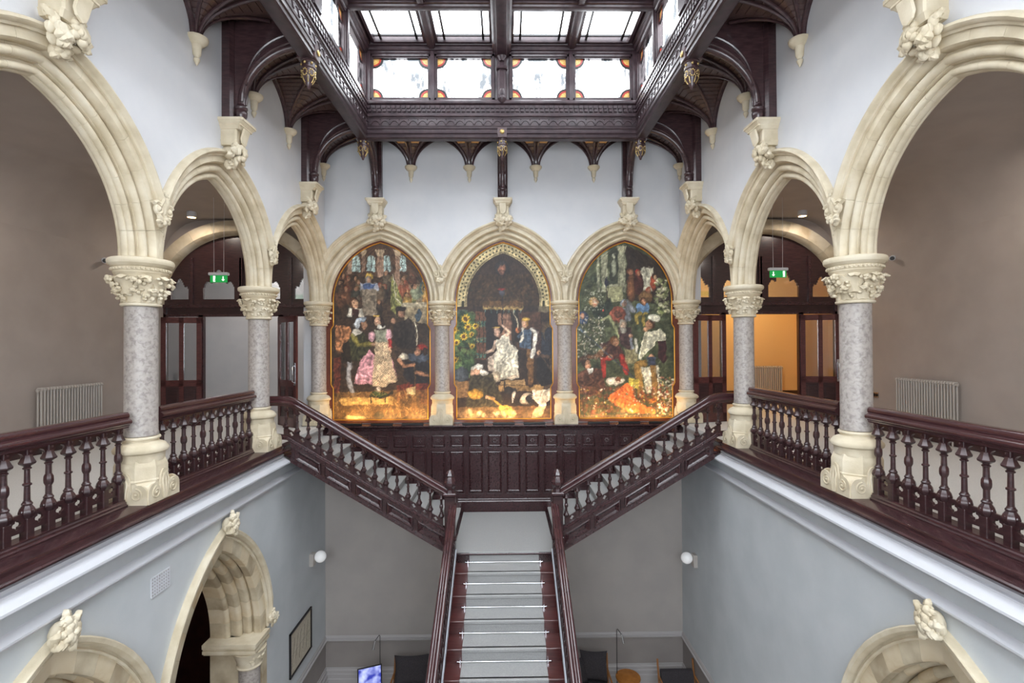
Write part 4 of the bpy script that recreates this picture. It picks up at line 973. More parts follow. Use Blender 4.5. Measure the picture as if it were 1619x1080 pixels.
for s in (-1, 1):
    struct('floor', MB().box(min(s * 4.6, s * 10.6), max(s * 4.6, s * 10.6), 12.4, 16.2, -2.0, -1.885), 'carpet_floor', 0)
    struct('ceiling', MB().box(min(s * 4.6, s * 10.6), max(s * 4.6, s * 10.6), 12.4, 16.2, 3.12, 3.3), 'plaster', 0)
struct('baseboard_far_right', MB().box(4.8, 10.4, 15.97, 16.0, -1.885, -1.46), 'wood', 0)
# radiators
def radiator(F, u0, u1, zb, zt, label, n):
    o = F((u0 + u1) / 2, .1, zb); e = thing('radiator', o, label, 'radiator')
    st = (u1 - u0) / n
    for i in range(n):
        u = u0 + st * (i + .5); mb = MB()
        for p in (.07, .13): mb.tube([F(u, p, zb + .05), F(u, p, zt - .05)], st * .3, 6)
        mb.tube([F(u, .05, zt - .045), F(u, .07, zt - .012), F(u, .13, zt - .012), F(u, .15, zt - .045)], st * .34, 6); mb.tube([F(u, .05, zb + .045), F(u, .07, zb + .012), F(u, .13, zb + .012), F(u, .15, zb + .045)], st * .34, 6)
        part('column_section', mb, 'radiator', e, 50)
    mb = MB()
    for z in (zt - .05, zb + .05): mb.tube([F(u0 - .02, .1, z), F(u1 + .02, .1, z)], .026, 8)
    for u in (u0 + .1, u1 - .1): mb.tube([F(u, .1, zb + .02), F(u, .1, -1.885)], .014, 6); mb.box(*sorted((F(u - .015, 0, 0)[0], F(u + .015, .1, 0)[0])), *sorted((F(u - .015, 0, 0)[1], F(u + .015, .1, 0)[1])), zt - .2, zt - .15)
    part('header', mb, 'radiator', e, 50, kind='stuff')
radiator(lambda u, p, z: (-8.3 + p, u, z), 8.99, 10.38, -1.7, -.70, 'grey column radiator on the left gallery wall', 22)
radiator(lambda u, p, z: (8.3 - p, u, z), 8.99, 10.38, -1.7, -.70, 'grey column radiator on the right gallery wall', 22)
radiator(lambda u, p, z: (u, 16.0 - p, z), 7.75, 8.85, -1.7, -.68, 'radiator against the ochre wall beyond the right doorway', 16)

# exit signs
for s, nm in ((-1, 'left'), (1, 'right')):
    x, y, z = (-5.889, 10.5, 1.43) if s < 0 else (5.792, 10.5, 1.49)
    e = thing('exit_sign', (x, y, z - .1), 'green emergency exit sign hanging on wires in the %s gallery' % nm, 'sign')
    part('housing', MB().cbox(x - .2, x + .2, y - .05, y + .05, z + .07, z + .13, .012), 'white', e)
    part('panel', MB().box(x - .175, x + .175, y - .006, y + .006, z - .075, z + .075), 'green', e, 0)
    for w_ in (-.1, .1): part('wire', MB().tube([(x + w_, y, z + .13), (x + w_ * 1.1, y, 3.12)], .004, 5), 'white', e)
    yy = y - .009; ax = x + (.09 if s < 0 else -.1); rx = x - (.07 if s < 0 else -.1)
    fl = lambda pts: MB().prism(pts, lambda a, b: (a, yy, b), lambda a, b: (a, yy + .004, b))
    m = fl([(ax - .01, z + .05), (ax + .01, z + .05), (ax + .01, z - .012), (ax + .035, z - .012), (ax, z - .05), (ax - .035, z - .012), (ax - .01, z - .012)])
    part('arrow', m, 'signwhite', e, 0)
    k = 1 if s < 0 else -1
    m = fl([(rx - k * .045, z - .06), (rx + k * .0, z - .06), (rx + k * .0, z + .06), (rx - k * .045, z + .06)])
    part('door_symbol', m, 'signwhite', e, 0)
    m = MB().add(MB().lathe([(.0, 0), (.013, 0), (.013, .004), (0, .004)], 10).mapv(lambda a, b, c_: (rx + k * .03 + a, yy - .006 + c_, z + .045 + b)))
    yy2 = yy - .006
    fl2 = lambda pts: MB().prism(pts, lambda a, b: (a, yy2, b), lambda a, b: (a, yy2 + .004, b))
    for pts in ([(rx + k * .028, z + .032), (rx + k * .01, z + .03), (rx + k * .0, z - .005), (rx + k * .02, z - .008)], [(rx + k * .02, z - .005), (rx + k * .04, z - .03), (rx + k * .03, z - .06), (rx + k * .024, z - .06), (rx + k * .03, z - .03), (rx + k * .004, z - .01)], [(rx + k * .01, z - .005), (rx - k * .01, z - .035), (rx - k * .04, z - .04), (rx - k * .04, z - .046), (rx - k * .006, z - .043), (rx + k * .014, z - .015)], [(rx + k * .024, z + .026), (rx + k * .055, z + .005), (rx + k * .052, z + .0), (rx + k * .02, z + .018)]): m.add(fl2(pts))
    part('running_figure', m, 'green', e, 0)
# ceiling spots and wall spots
for s, nm in ((-1, 'left'), (1, 'right')):
    x, y = (-7.13, 11.6) if s < 0 else (6.98, 11.6)
    e = thing('ceiling_downlight', (x, y, 2.98), 'small round white downlight on the %s gallery ceiling' % nm, 'lamp')
    part('can', MB().lathe([(.085, 2.99), (.1, 2.985), (.1, 3.1), (.09, 3.12)], 20, (x, y)), 'white', e, 40)
    part('lens', MB().lathe([(.0, 2.99), (.082, 2.99), (.082, 2.995), (0, 2.995)], 20, (x, y)), 'lampglow', e)
    x = s * 8.3; y = 10.56; z = 1.83; e = thing('wall_spotlight', (x, y, z), 'small white spotlight on the %s gallery wall behind the column' % nm, 'lamp')
    part('back_plate', MB().lathe([(.0, 0), (.06, 0), (.06, .03), (0, .03)], 14).mapv(lambda a, b, c_: (x - s * c_, y + a, z + b)), 'white', e, 40)
    part('head', MB().tube([(x - s * .02, y, z), (x - s * .06, y - .01, z - .01), (x - s * .1, y - .06, z - .02), (x - s * .13, y - .13, z - .03)], [.02, .03, .045, .05], 12), 'white', e, 40)
    part('lens', MB().tube([(x - s * .129, y - .128, z - .03), (x - s * .135, y - .14, z - .031)], .042, 12), 'black', e, 40)
# wall globes below the stairs
for s, nm in ((-1, 'left'), (1, 'right')):
    y, z = 11.2, (-4.62 if s < 0 else -4.74); x = s * 4.28
    e = thing('globe_wall_light', (x, y, z - .1), 'white opal globe wall light below the %s stair flight' % nm, 'lamp')
    part('back_box', MB().cbox(min(x, x - s * .09), max(x, x - s * .09), y - .08, y + .08, z - .2, z + .08, .01), 'radiator', e)
    part('arm', MB().tube([(x - s * .08, y, z), (x - s * .14, y, z)], .03, 10), 'chrome', e, 50)
    part('globe', MB().sph((x - s * .22, y, z), .125, 24, 16), 'globe', e, 60)
# framed picture, vent, socket
F = lambda u, p, z: (-4.28 + p, u, z)
e = thing('framed_picture', (-4.28, 10.65, -6.6), 'black-framed pale print hanging on the lower left wall', 'picture')
m = MB()
for u0, u1, z0, z1 in ((10.1, 11.2, -5.74, -5.71), (10.1, 11.2, -6.6, -6.57), (10.1, 10.13, -6.6, -5.71), (11.17, 11.2, -6.6, -5.71)): m.add(MB().prism([(u0, z0), (u1, z0), (u1, z1), (u0, z1)], lambda u, z: F(u, 0, z), lambda u, z: F(u, .035, z)))
part('frame', m, 'black', e, 0); part('print', MB().prism([(10.12, -6.59), (11.18, -6.59), (11.18, -5.72), (10.12, -5.72)], lambda u, z: F(u, 0, z), lambda u, z: F(u, .012, z)), 'print', e, 0)
m = MB()
for i in range(5): m.tube([F(10.2 + .18 * i, .014, -6.45 + .1 * (i % 2)), F(10.3 + .17 * i, .014, -6.1 + .07 * (i % 3)), F(10.34 + .17 * i, .014, -5.9)], .0016, 4)
m.tube([F(10.2, .014, -6.2), F(11.1, .014, -6.17)], .0016, 4)
part('sketch_lines', m, 'black', e, 0)
e = thing('air_vent', (-4.28, 6.37, -3.04), 'white square grille on the lower left wall between the arches', 'vent')
m = MB(); u0, u1, z0, z1 = 6.2, 6.53, -3.04, -2.81
for i in range(9): u = u0 + (u1 - u0) * i / 8; m.add(MB().prism([(u - .008, z0), (u + .008, z0), (u + .008, z1), (u - .008, z1)], lambda a, z: F(a, 0, z), lambda a, z: F(a, .012, z)))
for i in range(7): z_ = z0 + (z1 - z0) * i / 6; m.add(MB().prism([(u0, z_ - .008), (u1, z_ - .008), (u1, z_ + .008), (u0, z_ + .008)], lambda a, z: F(a, 0, z), lambda a, z: F(a, .014, z)))
part('grille', m, 'white', e, 0); part('backing', MB().prism([(u0, z0), (u1, z0), (u1, z1), (u0, z1)], lambda a, z: F(a, 0, z), lambda a, z: F(a, .003, z)), 'dado_paint', e, 0)
e = thing('wall_socket', (8.3, 11.12, -1.2), 'small steel socket plate on the right gallery wall', 'socket')
part('plate', MB().cbox(8.285, 8.3, 11.02, 11.2, -1.19, -1.07, .004), 'chrome', e); part('sockets', MB().box(8.28, 8.286, 11.04, 11.1, -1.16, -1.1).box(8.28, 8.286, 11.12, 11.18, -1.16, -1.1), 'black', e, 0)

# ---------------------------------------------------------------- ground-floor furniture glimpsed at the bottom
def cushion(c, w, h, t, rot, tilt, label, grp=None):
    mb = MB(); rows = []; N = 12
    for sd in (1, -1):
        for i in range(N + 1):
            r = []
            for j in range(N + 1):
                a = i / N * 2 - 1; b = j / N * 2 - 1; pin = 1 - .12 * (1 - abs(a * b)) * (abs(a) ** 4 + abs(b) ** 4) / 1.4
                th = t * (max(0, 1 - a ** 4) * max(0, 1 - b ** 4)) ** .5
                r.append((a * w / 2 * (1 - .1 * (1 - b * b) * abs(a)), sd * th / 2, b * h / 2 * (1 - .1 * (1 - a * a) * abs(b))))
            rows.append(r)
    k = len(rows) // 2
    m1 = MB().loft(rows[:k], cap=False, close=False).add(MB().loft(rows[k:], cap=False, close=False))
    Rm = Matrix.Rotation(rot, 3, 'Z') @ Matrix.Rotation(tilt, 3, 'X')
    m1.mapv(lambda x, y, z: tuple(Rm @ Vector((x, y, z)) + Vector(c)))
    return single('cushion', m1, 'fabric', label, 'cushion', smooth=60)
def armchair(x, y, s, label):
    e = thing('armchair', (x, y, -8.05), label, 'chair')
    part('seat', MB().cbox(x - .36, x + .36, y - .35, y + .3, -7.72, -7.56, .04), 'fabric', e)
    part('backrest', MB().prism([(.18, -7.6), (.3, -7.6), (.38, -7.3), (.28, -7.3)], lambda a, z: (x - .36, y + a, z), lambda a, z: (x + .36, y + a, z)), 'fabric', e)
    for sx in (-1, 1):
        part('side_frame', MB().tube([(x + sx * .4, y + .42, -7.1), (x + sx * .4, y + .24, -7.75), (x + sx * .4, y + .3, -8.05)], .022, 8).tube([(x + sx * .4, y - .34, -8.05), (x + sx * .4, y - .34, -7.42), (x + sx * .4, y + .3, -7.42)], .022, 8), 'chairwood', e, 50)
armchair(-2.12, 11.25, -1, 'charcoal armchair with oak frame left of the central flight')
armchair(1.95, 11.25, 1, 'charcoal armchair with oak frame right of the central flight')
cushion((-2.1, 11.38, -7.25), .78, .62, .2, .05, -.25, 'dark grey cushion propped on the left armchair')
cushion((2.0, 11.4, -7.22), .62, .62, .2, -.1, -.25, 'dark grey cushion propped on the right armchair')
cushion((1.62, 11.3, -7.3), .5, .55, .18, .5, -.3, 'second dark cushion half hidden by the right handrail')
for x, z, s, nm in ((-2.83, -6.55, -1, 'left'), (2.55, -6.48, 1, 'right')):
    y = 11.5; e = thing('floor_lamp', (x, y, -8.05), 'thin black reading lamp with silver head on the %s' % nm, 'lamp')
    part('base', MB().lathe([(.0, -8.05), (.13, -8.05), (.13, -8.035), (0, -8.03)], 24, (x, y)), 'black', e, 40)
    part('pole', MB().tube([(x, y, -8.04), (x, y, z), (x + s * .015, y, z + .02), (x + s * .05, y - .01, z - .02), (x + s * .1, y - .03, z - .09)], .008, 6), 'black', e, 50)
    part('head', MB().tube([(x + s * .1, y - .03, z - .08), (x + s * .145, y - .045, z - .28)], [.02, .024], 12), 'chrome', e, 50)
# screen on a side table
e = thing('side_table', (-3.0, 11.2, -8.05), 'small dark side table under the glowing screen', 'table')
part('tabletop', MB().lathe([(0, -7.56), (.28, -7.56), (.28, -7.53), (0, -7.53)], 28, (-3.0, 11.2)), 'black', e, 40)
part('stem', MB().lathe([(.16, -8.05), (.16, -8.03), (.02, -8.0), (.02, -7.56)], 16, (-3.0, 11.2)), 'black', e, 40)
e = thing('screen', (-2.95, 11.15, -7.53), 'small tilted screen showing a blue picture', 'screen')
sm = bpy.data.materials.new('blue_screen_picture'); sm.use_nodes = True; nt = sm.node_tree; b_ = nt.nodes['Principled BSDF']
tc = nt.nodes.new('ShaderNodeTexCoord'); ns = nt.nodes.new('ShaderNodeTexNoise'); ns.inputs['Scale'].default_value = 5; rp = nt.nodes.new('ShaderNodeValToRGB')
rp.color_ramp.elements[0].position = .38; rp.color_ramp.elements[0].color = (*lin((40, 50, 150)), 1); rp.color_ramp.elements[1].position = .68; rp.color_ramp.elements[1].color = (*lin((190, 200, 250)), 1)
nt.links.new(tc.outputs['Object'], ns.inputs[0]); nt.links.new(ns.outputs['Fac'], rp.inputs[0]); nt.links.new(rp.outputs[0], b_.inputs['Emission Color']); b_.inputs['Emission Strength'].default_value = .8; b_.inputs['Base Color'].default_value = (.02, .02, .05, 1)
RM = Matrix.Rotation(.35, 3, 'Z') @ Matrix.Rotation(-.15, 3, 'X')
tr = lambda x, y, z: tuple(RM @ Vector((x, y, z)) + Vector((-2.97, 11.15, -7.25)))
part('bezel', MB().cbox(-.26, .26, -.012, .02, -.2, .22, .006).mapv(tr), 'black', e); part('display', MB().box(-.235, .235, -.016, -.012, -.18, .2).mapv(tr), sm, e, 0)
part('foot', MB().box(-.06, .06, .0, .12, -.28, -.19).mapv(tr), 'black', e)
e = thing('copper_table', (2.78, 11.5, -8.05), 'round copper-topped side table near the right reading lamp', 'table')
part('bowl_top', MB().lathe([(.05, -7.75), (.16, -7.68), (.25, -7.58), (.28, -7.5), (.27, -7.475), (.0, -7.45)], 32, (2.78, 11.4)), 'orange', e, 40)
part('stem', MB().lathe([(.15, -8.05), (.15, -8.03), (.025, -8.0), (.025, -7.74)], 16, (2.78, 11.4)), 'orange', e, 40)
armchair(3.85, 11.0, 1, 'grey armchair in the far right corner below the picture rail')

# ---------------------------------------------------------------- the three murals (flat pictures: pigment stored as vertex colour)
def mural(idx, u0, cx0, sc, painter, label):
    NX, NZ = 176, 304; hw = 1.235; zb, zt = -1.775, 2.5
    def edge(z):      # half width of the picture at height z
        if z > ZSP: 
            R = AH + AC - .055; q = R * R - (z - ZSP) ** 2; return max(0, math.sqrt(max(q, 0)) - AC)
        if z > .52: return 1.145
        if z > -1.0: return min(1.205, 1.145 + (.52 - z) * .8, 1.15 + (z + 1.0) * .8)
        return 1.15
    zmax = ZSP + math.sqrt((AH + AC - .055) ** 2 - AC ** 2)
    zs_ = np.array([zb + (zmax - zb) * j / NZ for j in range(NZ + 1)]); e_ = np.array([max(edge(z), .002) for z in zs_])
    t = np.linspace(-1, 1, NX + 1); X = e_[:, None] * t[None, :]; Z = np.repeat(zs_[:, None], NX + 1, 1)
    px = 799 - .6 + (X + u0 - .042) * 795.3 / 12.33; py = 547.5 - Z * 795.3 / 12.33 - (X + u0) * .35
    U = (px - cx0) * sc; V = (py - 360) * sc
    rs = np.random.RandomState(idx + 5)
    def smooth(a, k):
        for _ in range(k): a = (a + np.roll(a, 1, 0) + np.roll(a, -1, 0) + np.roll(a, 1, 1) + np.roll(a, -1, 1)) / 5
        return (a - a.mean()) / a.std()
    wx, wy, w2 = smooth(rs.rand(*U.shape), 14), smooth(rs.rand(*U.shape), 14), smooth(rs.rand(*U.shape), 60)
    Paint.W = smooth(rs.rand(*U.shape), 40)
    img = painter(U + wx * 2.2, V + wy * 2.2, X, Z, rs)
    im2 = painter(U + wy * 4, V + wx * 4, X, Z, np.random.RandomState(idx + 5)); img = img * .72 + im2 * .28
    img = img * (1 + .10 * smooth(rs.rand(*U.shape), 4)[..., None] + .06 * w2[..., None]); g_ = img.mean(2, keepdims=True); img = g_ + (img - g_) * .88
    n = rs.rand(*U.shape); img = img * (.86 + .28 * n[..., None])
    lo = rs.rand(40, 24); li = (np.arange(NZ + 1) * 39 // (NZ + 1))[:, None]; lj = (np.arange(NX + 1) * 23 // (NX + 1))[None, :]
    img = np.clip(img * (.9 + .2 * lo[li, lj][..., None]), 0, 255) / 255
    l = np.where(img <= .04045, img / 12.92, ((img + .055) / 1.055) ** 2.4)
    y = YB - .012; e = thing('painting', (u0, y, zb), label, 'painting')
    me = bpy.data.meshes.new('canvas'); v = np.stack([X + u0 - u0, np.zeros_like(X), Z - zb], -1).reshape(-1, 3)
    i0 = (np.arange(NZ)[:, None] * (NX + 1) + np.arange(NX)[None, :]).ravel(); f = np.stack([i0, i0 + 1, i0 + NX + 2, i0 + NX + 1], 1)
    me.from_pydata(v.tolist(), [], f.tolist()); ca = me.color_attributes.new('pigment', 'FLOAT_COLOR', 'POINT')
    ca.data.foreach_set('color', np.concatenate([l, np.ones(l.shape[:2] + (1,))], -1).astype(np.float32).ravel())
    m = bpy.data.materials.get('oil_paint')
    if not m:
        m = bpy.data.materials.new('oil_paint'); m.use_nodes = True; nt = m.node_tree; at = nt.nodes.new('ShaderNodeAttribute'); at.attribute_name = 'pigment'
        nt.links.new(at.outputs['Color'], nt.nodes['Principled BSDF'].inputs['Base Color']); nt.nodes['Principled BSDF'].inputs['Roughness'].default_value = .5
    me.materials.append(m); o = bpy.data.objects.new('canvas', me); C.objects.link(o); o.parent = e; o['org'] = [u0, y, zb]
    # gilt fillet and red-brown wooden surround
    pts = [(edge(z), z) for z in [zb + (zmax - zb) * k / 90 for k in range(91)]]; pts[-1] = (0, zmax)
    loop = [(u0 + a, y - .008, z) for a, z in pts] + [(u0 - a, y - .008, z) for a, z in reversed(pts[:-1])]; loop.append(loop[0])
    part('gilt_fillet', MB().tube(loop, .0125, 6), 'frame_gold', e, 60)
    arc = [(arc_xy(AH, AC, .02, k / 16)[0], ZSP + arc_xy(AH, AC, .02, k / 16)[1]) for k in range(17)]
    bd = MB(); sil = [(1.4, -1.86), (1.4, ZSP)] + arc + [(-a, z) for a, z in reversed(arc[:-1])] + [(-1.4, ZSP), (-1.4, -1.86)]
    bd.prism(sil, lambda a, z: (u0 + a, y + .004, z), lambda a, z: (u0 + a, y + .03, z)); part('surround', bd, 'frame_red', e, 0)
    return e
class Paint:
    def __init__(s, U, V, base): s.U, s.V = U, V; s.c = np.zeros(U.shape + (3,)) + np.array(base, float); s.k = 0
    def m(s, mask, col, a=1.0): s.c[mask] = s.c[mask] * (1 - a) + np.array(col, float) * a
    def E(s, x, y, rx, ry, col, ang=0, a=1.0, sh=True):
        dx, dy = s.U - x, s.V - y; ca, sa = math.cos(ang), math.sin(ang); p = (dx * ca + dy * sa) / rx; q = (-dx * sa + dy * ca) / ry; r = p * p + q * q; mk = r < 1
        if sh: f = 1.12 - .35 * r[mk] - .12 * p[mk]; s.c[mk] = s.c[mk] * (1 - a) + a * np.array(col, float) * f[:, None]
        else: s.m(mk, col, a)
    def P(s, pts, col, a=1.0, folds=0, patt=None):
        inside = np.zeros(s.U.shape, bool); n = len(pts)
        for i in range(n):
            x0, y0 = pts[i]; x1, y1 = pts[(i + 1) % n]
            if y0 == y1: continue
            cnd = ((y0 > s.V) != (y1 > s.V)) & (s.U < (x1 - x0) * (s.V - y0) / (y1 - y0) + x0); inside ^= cnd
        cc = np.array(col, float) * np.ones(s.c.shape)
        if folds: cc = cc * (1 + folds * .8 * np.sin(s.U * .17 + s.V * .05 + 2.6 * Paint.W))[..., None]
        if patt: g = (np.sin(s.U * .55) * np.sin(s.V * .5)) > .25; cc[g] = np.array(patt, float)
        s.c[inside] = s.c[inside] * (1 - a) + cc[inside] * a
    def L(s, pts, w, col, a=1.0, w2=None):
        for i in range(len(pts) - 1):
            (x0, y0), (x1, y1) = pts[i], pts[i + 1]; dx, dy = x1 - x0, y1 - y0; L2 = dx * dx + dy * dy
            t = np.clip(((s.U - x0) * dx + (s.V - y0) * dy) / L2, 0, 1); d = np.hypot(s.U - x0 - t * dx, s.V - y0 - t * dy)
            ww = w / 2; mk = d < ww; f = 1.08 - .3 * (d[mk] / ww) ** 2; s.c[mk] = s.c[mk] * (1 - a) + a * np.array(col, float) * f[:, None]
    def head(s, x, y, r, skin=(176, 128, 92), hair=(50, 32, 22), face=1):
        s.E(x - face * r * .18, y - r * .22, r * .98, r * 1.1, hair); s.E(x + face * r * .1, y + r * .08, r * .72, r * .95, skin); s.E(x + face * r * .3, y - r * .1, r * .1, r * .07, (60, 36, 26), sh=False); s.E(x - face * r * .15, y - r * .1, r * .1, r * .07, (60, 36, 26), sh=False)
        s.E(x + face * r * .15, y + r * .45, r * .2, r * .08, (140, 60, 50), sh=False)
    def dots(s, rs, n, x0, x1, y0, y1, r0, r1, cols, a=.9):
        for _ in range(n):
            x, y, r = rs.uniform(x0, x1), rs.uniform(y0, y1), rs.uniform(r0, r1); s.E(x, y, r, r * rs.uniform(.5, 1), cols[rs.randint(len(cols))], rs.uniform(0, 3), a)
def glow_floor(p, V, y0):
    q = np.clip((V - y0) / (1030 - y0), 0, 1)[..., None]; return p
def paint_left(U, V, X, Z, rs):
    p = Paint(U, V, (58, 42, 30)); c = p
    c.P([(80, 60), (620, 60), (620, 260), (80, 260)], (78, 54, 38)); c.P([(455, 300), (600, 300), (600, 470), (455, 470)], (120, 104, 78))
    for x, ry in ((215, 44), (295, 50), (378, 44), (460, 34)):
        c.E(x, 175, 19, 26, (170, 190, 180), sh=False); c.P([(x - 22, 185), (x + 22, 185), (x + 22, 235), (x - 22, 235)], (160, 180, 172)); c.L([(x, 150), (x, 235)], 4, (70, 60, 50)); c.L([(x - 20, 205), (x + 20, 205)], 3, (70, 60, 50))
    for x, w, y1 in ((343, 34, 262), (436, 26, 340), (255, 20, 240), (180, 24, 250)):
        c.P([(x - w / 2, 140), (x + w / 2, 140), (x + w / 2, y1), (x - w / 2, y1)], (146, 112, 88), folds=.06); c.P([(x - w * .8, 118), (x + w * .8, 118), (x + w * .5, 150), (x - w * .5, 150)], (166, 140, 108))
    for k in range(34):      # courtiers
        x = rs.uniform(105, 600); y = rs.uniform(225, 400) + abs(x - 340) * .1
        if 230 < x < 330 and y < 330: continue
        col = [(74, 50, 36), (52, 44, 38), (96, 60, 40), (60, 62, 52), (88, 78, 60)][k % 5] if x < 440 else [(150, 70, 42), (170, 130, 60), (70, 90, 90), (90, 100, 60)][k % 4]
        c.E(x, y + 42, 24, 42, col); c.head(x, y, 13, (165, 118, 84), [(40, 26, 20), (110, 76, 40), (150, 60, 40)][k % 3], 1 if k % 2 else -1)
    c.E(285, 265, 22, 20, (190, 150, 60)); c.head(283, 282, 18, (170, 126, 96), (120, 110, 100)); c.P([(238, 296), (328, 296), (334, 334), (236, 334)], (150, 150, 158)); c.P([(248, 300), (318, 300), (300, 345), (262, 345)], (70, 90, 130)); c.P([(244, 330), (322, 330), (326, 470), (250, 470)], (128, 112, 92), folds=.15)
    c.P([(85, 470), (190, 490), (190, 540), (85, 520)], (62, 44, 32)); c.P([(104, 520), (182, 530), (178, 660), (140, 672), (108, 655)], (168, 108, 66), folds=.3); c.P([(96, 690), (135, 690), (130, 880), (96, 880)], (96, 44, 30), folds=.2)
    c.head(208, 405, 24, (184, 138, 102), (72, 44, 26)); c.P([(175, 430), (245, 430), (256, 475), (168, 475)], (198, 186, 164)); c.P([(192, 432), (228, 432), (225, 480), (195, 480)], (60, 34, 30))
    c.P([(400, 260), (425, 290), (470, 420), (440, 480), (400, 440)], (118, 116, 60), folds=.3); c.L([(412, 250), (430, 380), (500, 470), (532, 520), (540, 660)], 6, (206, 192, 160))
    c.P([(462, 402), (592, 398), (592, 425), (462, 428)], (176, 160, 128)); c.P([(470, 425), (590, 425), (590, 510), (470, 500)], (140, 122, 92)); c.E(546, 470, 14, 34, (60, 74, 84), .3); c.E(530, 350, 26, 34, (120, 124, 96)); c.head(524, 316, 14)
    c.head(454, 455, 26, (150, 108, 80), (40, 26, 18)); c.E(450, 432, 30, 15, (42, 32, 26)); c.P([(415, 515), (500, 478), (528, 540), (525, 640), (440, 650), (410, 600)], (42, 33, 28), folds=.2); c.E(412, 498, 12, 16, (150, 108, 80))
    c.L([(182, 720), (172, 800), (205, 905)], 24, (158, 152, 148)); c.E(215, 912, 26, 10, (82, 64, 40)); c.L([(240, 690), (292, 700), (252, 815)], 26, (166, 160, 156)); c.E(262, 822, 28, 10, (82, 64, 40))
    c.P([(172, 590), (200, 550), (255, 560), (290, 640), (272, 705), (222, 712), (160, 700)], (58, 56, 34), folds=.25); c.P([(150, 620), (180, 600), (190, 720), (140, 720)], (44, 34, 24)); c.L([(196, 575), (226, 625), (300, 622)], 26, (120, 108, 46)); c.E(308, 622, 14, 10, (180, 134, 98))
    c.P([(188, 555), (220, 535), (245, 560), (210, 580)], (196, 186, 168)); c.head(258, 520, 24, (176, 126, 92), (60, 38, 26)); c.E(240, 492, 30, 16, (150, 160, 170), -.3); c.E(222, 512, 14, 26, (190, 192, 192), .3)
    c.P([(285, 650), (232, 720), (204, 830), (300, 838), (330, 700)], (200, 136, 142), folds=.2); c.P([(380, 640), (412, 720), (432, 820), (390, 838)], (188, 122, 134), folds=.2)
    c.P([(318, 600), (386, 600), (402, 700), (432, 820), (370, 846), (300, 846), (306, 720)], (214, 188, 146), patt=(150, 108, 84)); c.P([(312, 545), (380, 545), (378, 610), (322, 610)], (142, 142, 118)); c.E(298, 580, 17, 28, (206, 152, 156)); c.E(388, 572, 17, 30, (206, 152, 156)); c.L([(392, 600), (396, 640)], 18, (140, 36, 34)); c.L([(396, 640), (396, 668)], 11, (190, 144, 108)); c.E(345, 528, 26, 10, (220, 210, 190)); c.head(326, 495, 25, (200, 154, 120), (44, 26, 20)); c.E(324, 470, 20, 5, (200, 160, 70)); c.E(352, 505, 10, 24, (44, 26, 20)); c.E(332, 862, 12, 14, (190, 170, 150))
    c.P([(432, 842), (470, 830), (600, 820), (606, 935), (560, 945), (545, 880), (480, 900), (430, 925)], (104, 40, 28), folds=.15); c.P([(470, 720), (560, 700), (608, 730), (606, 830), (500, 835), (465, 790)], (34, 30, 32), folds=.15); c.E(545, 690, 56, 30, (70, 76, 88)); c.E(466, 690, 28, 20, (202, 188, 162)); c.L([(440, 705), (470, 738), (520, 732)], 20, (172, 116, 80)); c.L([(530, 768), (595, 790)], 20, (172, 116, 80)); c.L([(525, 735), (530, 1000)], 7, (96, 66, 38)); c.head(540, 660, 24, (190, 132, 96), (50, 30, 20), -1); c.E(566, 638, 26, 15, (178, 44, 30), .2); c.E(580, 662, 14, 22, (50, 30, 20))
    c.P([(85, 880), (620, 860), (620, 1040), (85, 1040)], (128, 88, 42), a=.75); c.P([(128, 908), (410, 900), (412, 940), (134, 945)], (184, 142, 74)); c.P([(480, 852), (525, 850), (525, 888), (482, 890)], (190, 160, 108)); c.L([(290, 895), (330, 905), (372, 898), (402, 876)], 13, (40, 34, 22)); c.E(335, 888, 46, 14, (54, 66, 30)); c.L([(290, 900), (292, 935)], 6, (44, 34, 22)); c.L([(372, 900), (368, 930)], 6, (44, 34, 22))
    for _ in range(90):
        x, y = rs.uniform(100, 600), rs.uniform(880, 1020); c.L([(x, y), (x + rs.uniform(-22, 22), y - rs.uniform(4, 30))], 2.6, (206, 160, 84), .7)
    c.E(335, 1000, 26, 20, (70, 60, 40), a=.6); c.E(210, 1012, 60, 12, (214, 176, 110), a=.7); return p.c
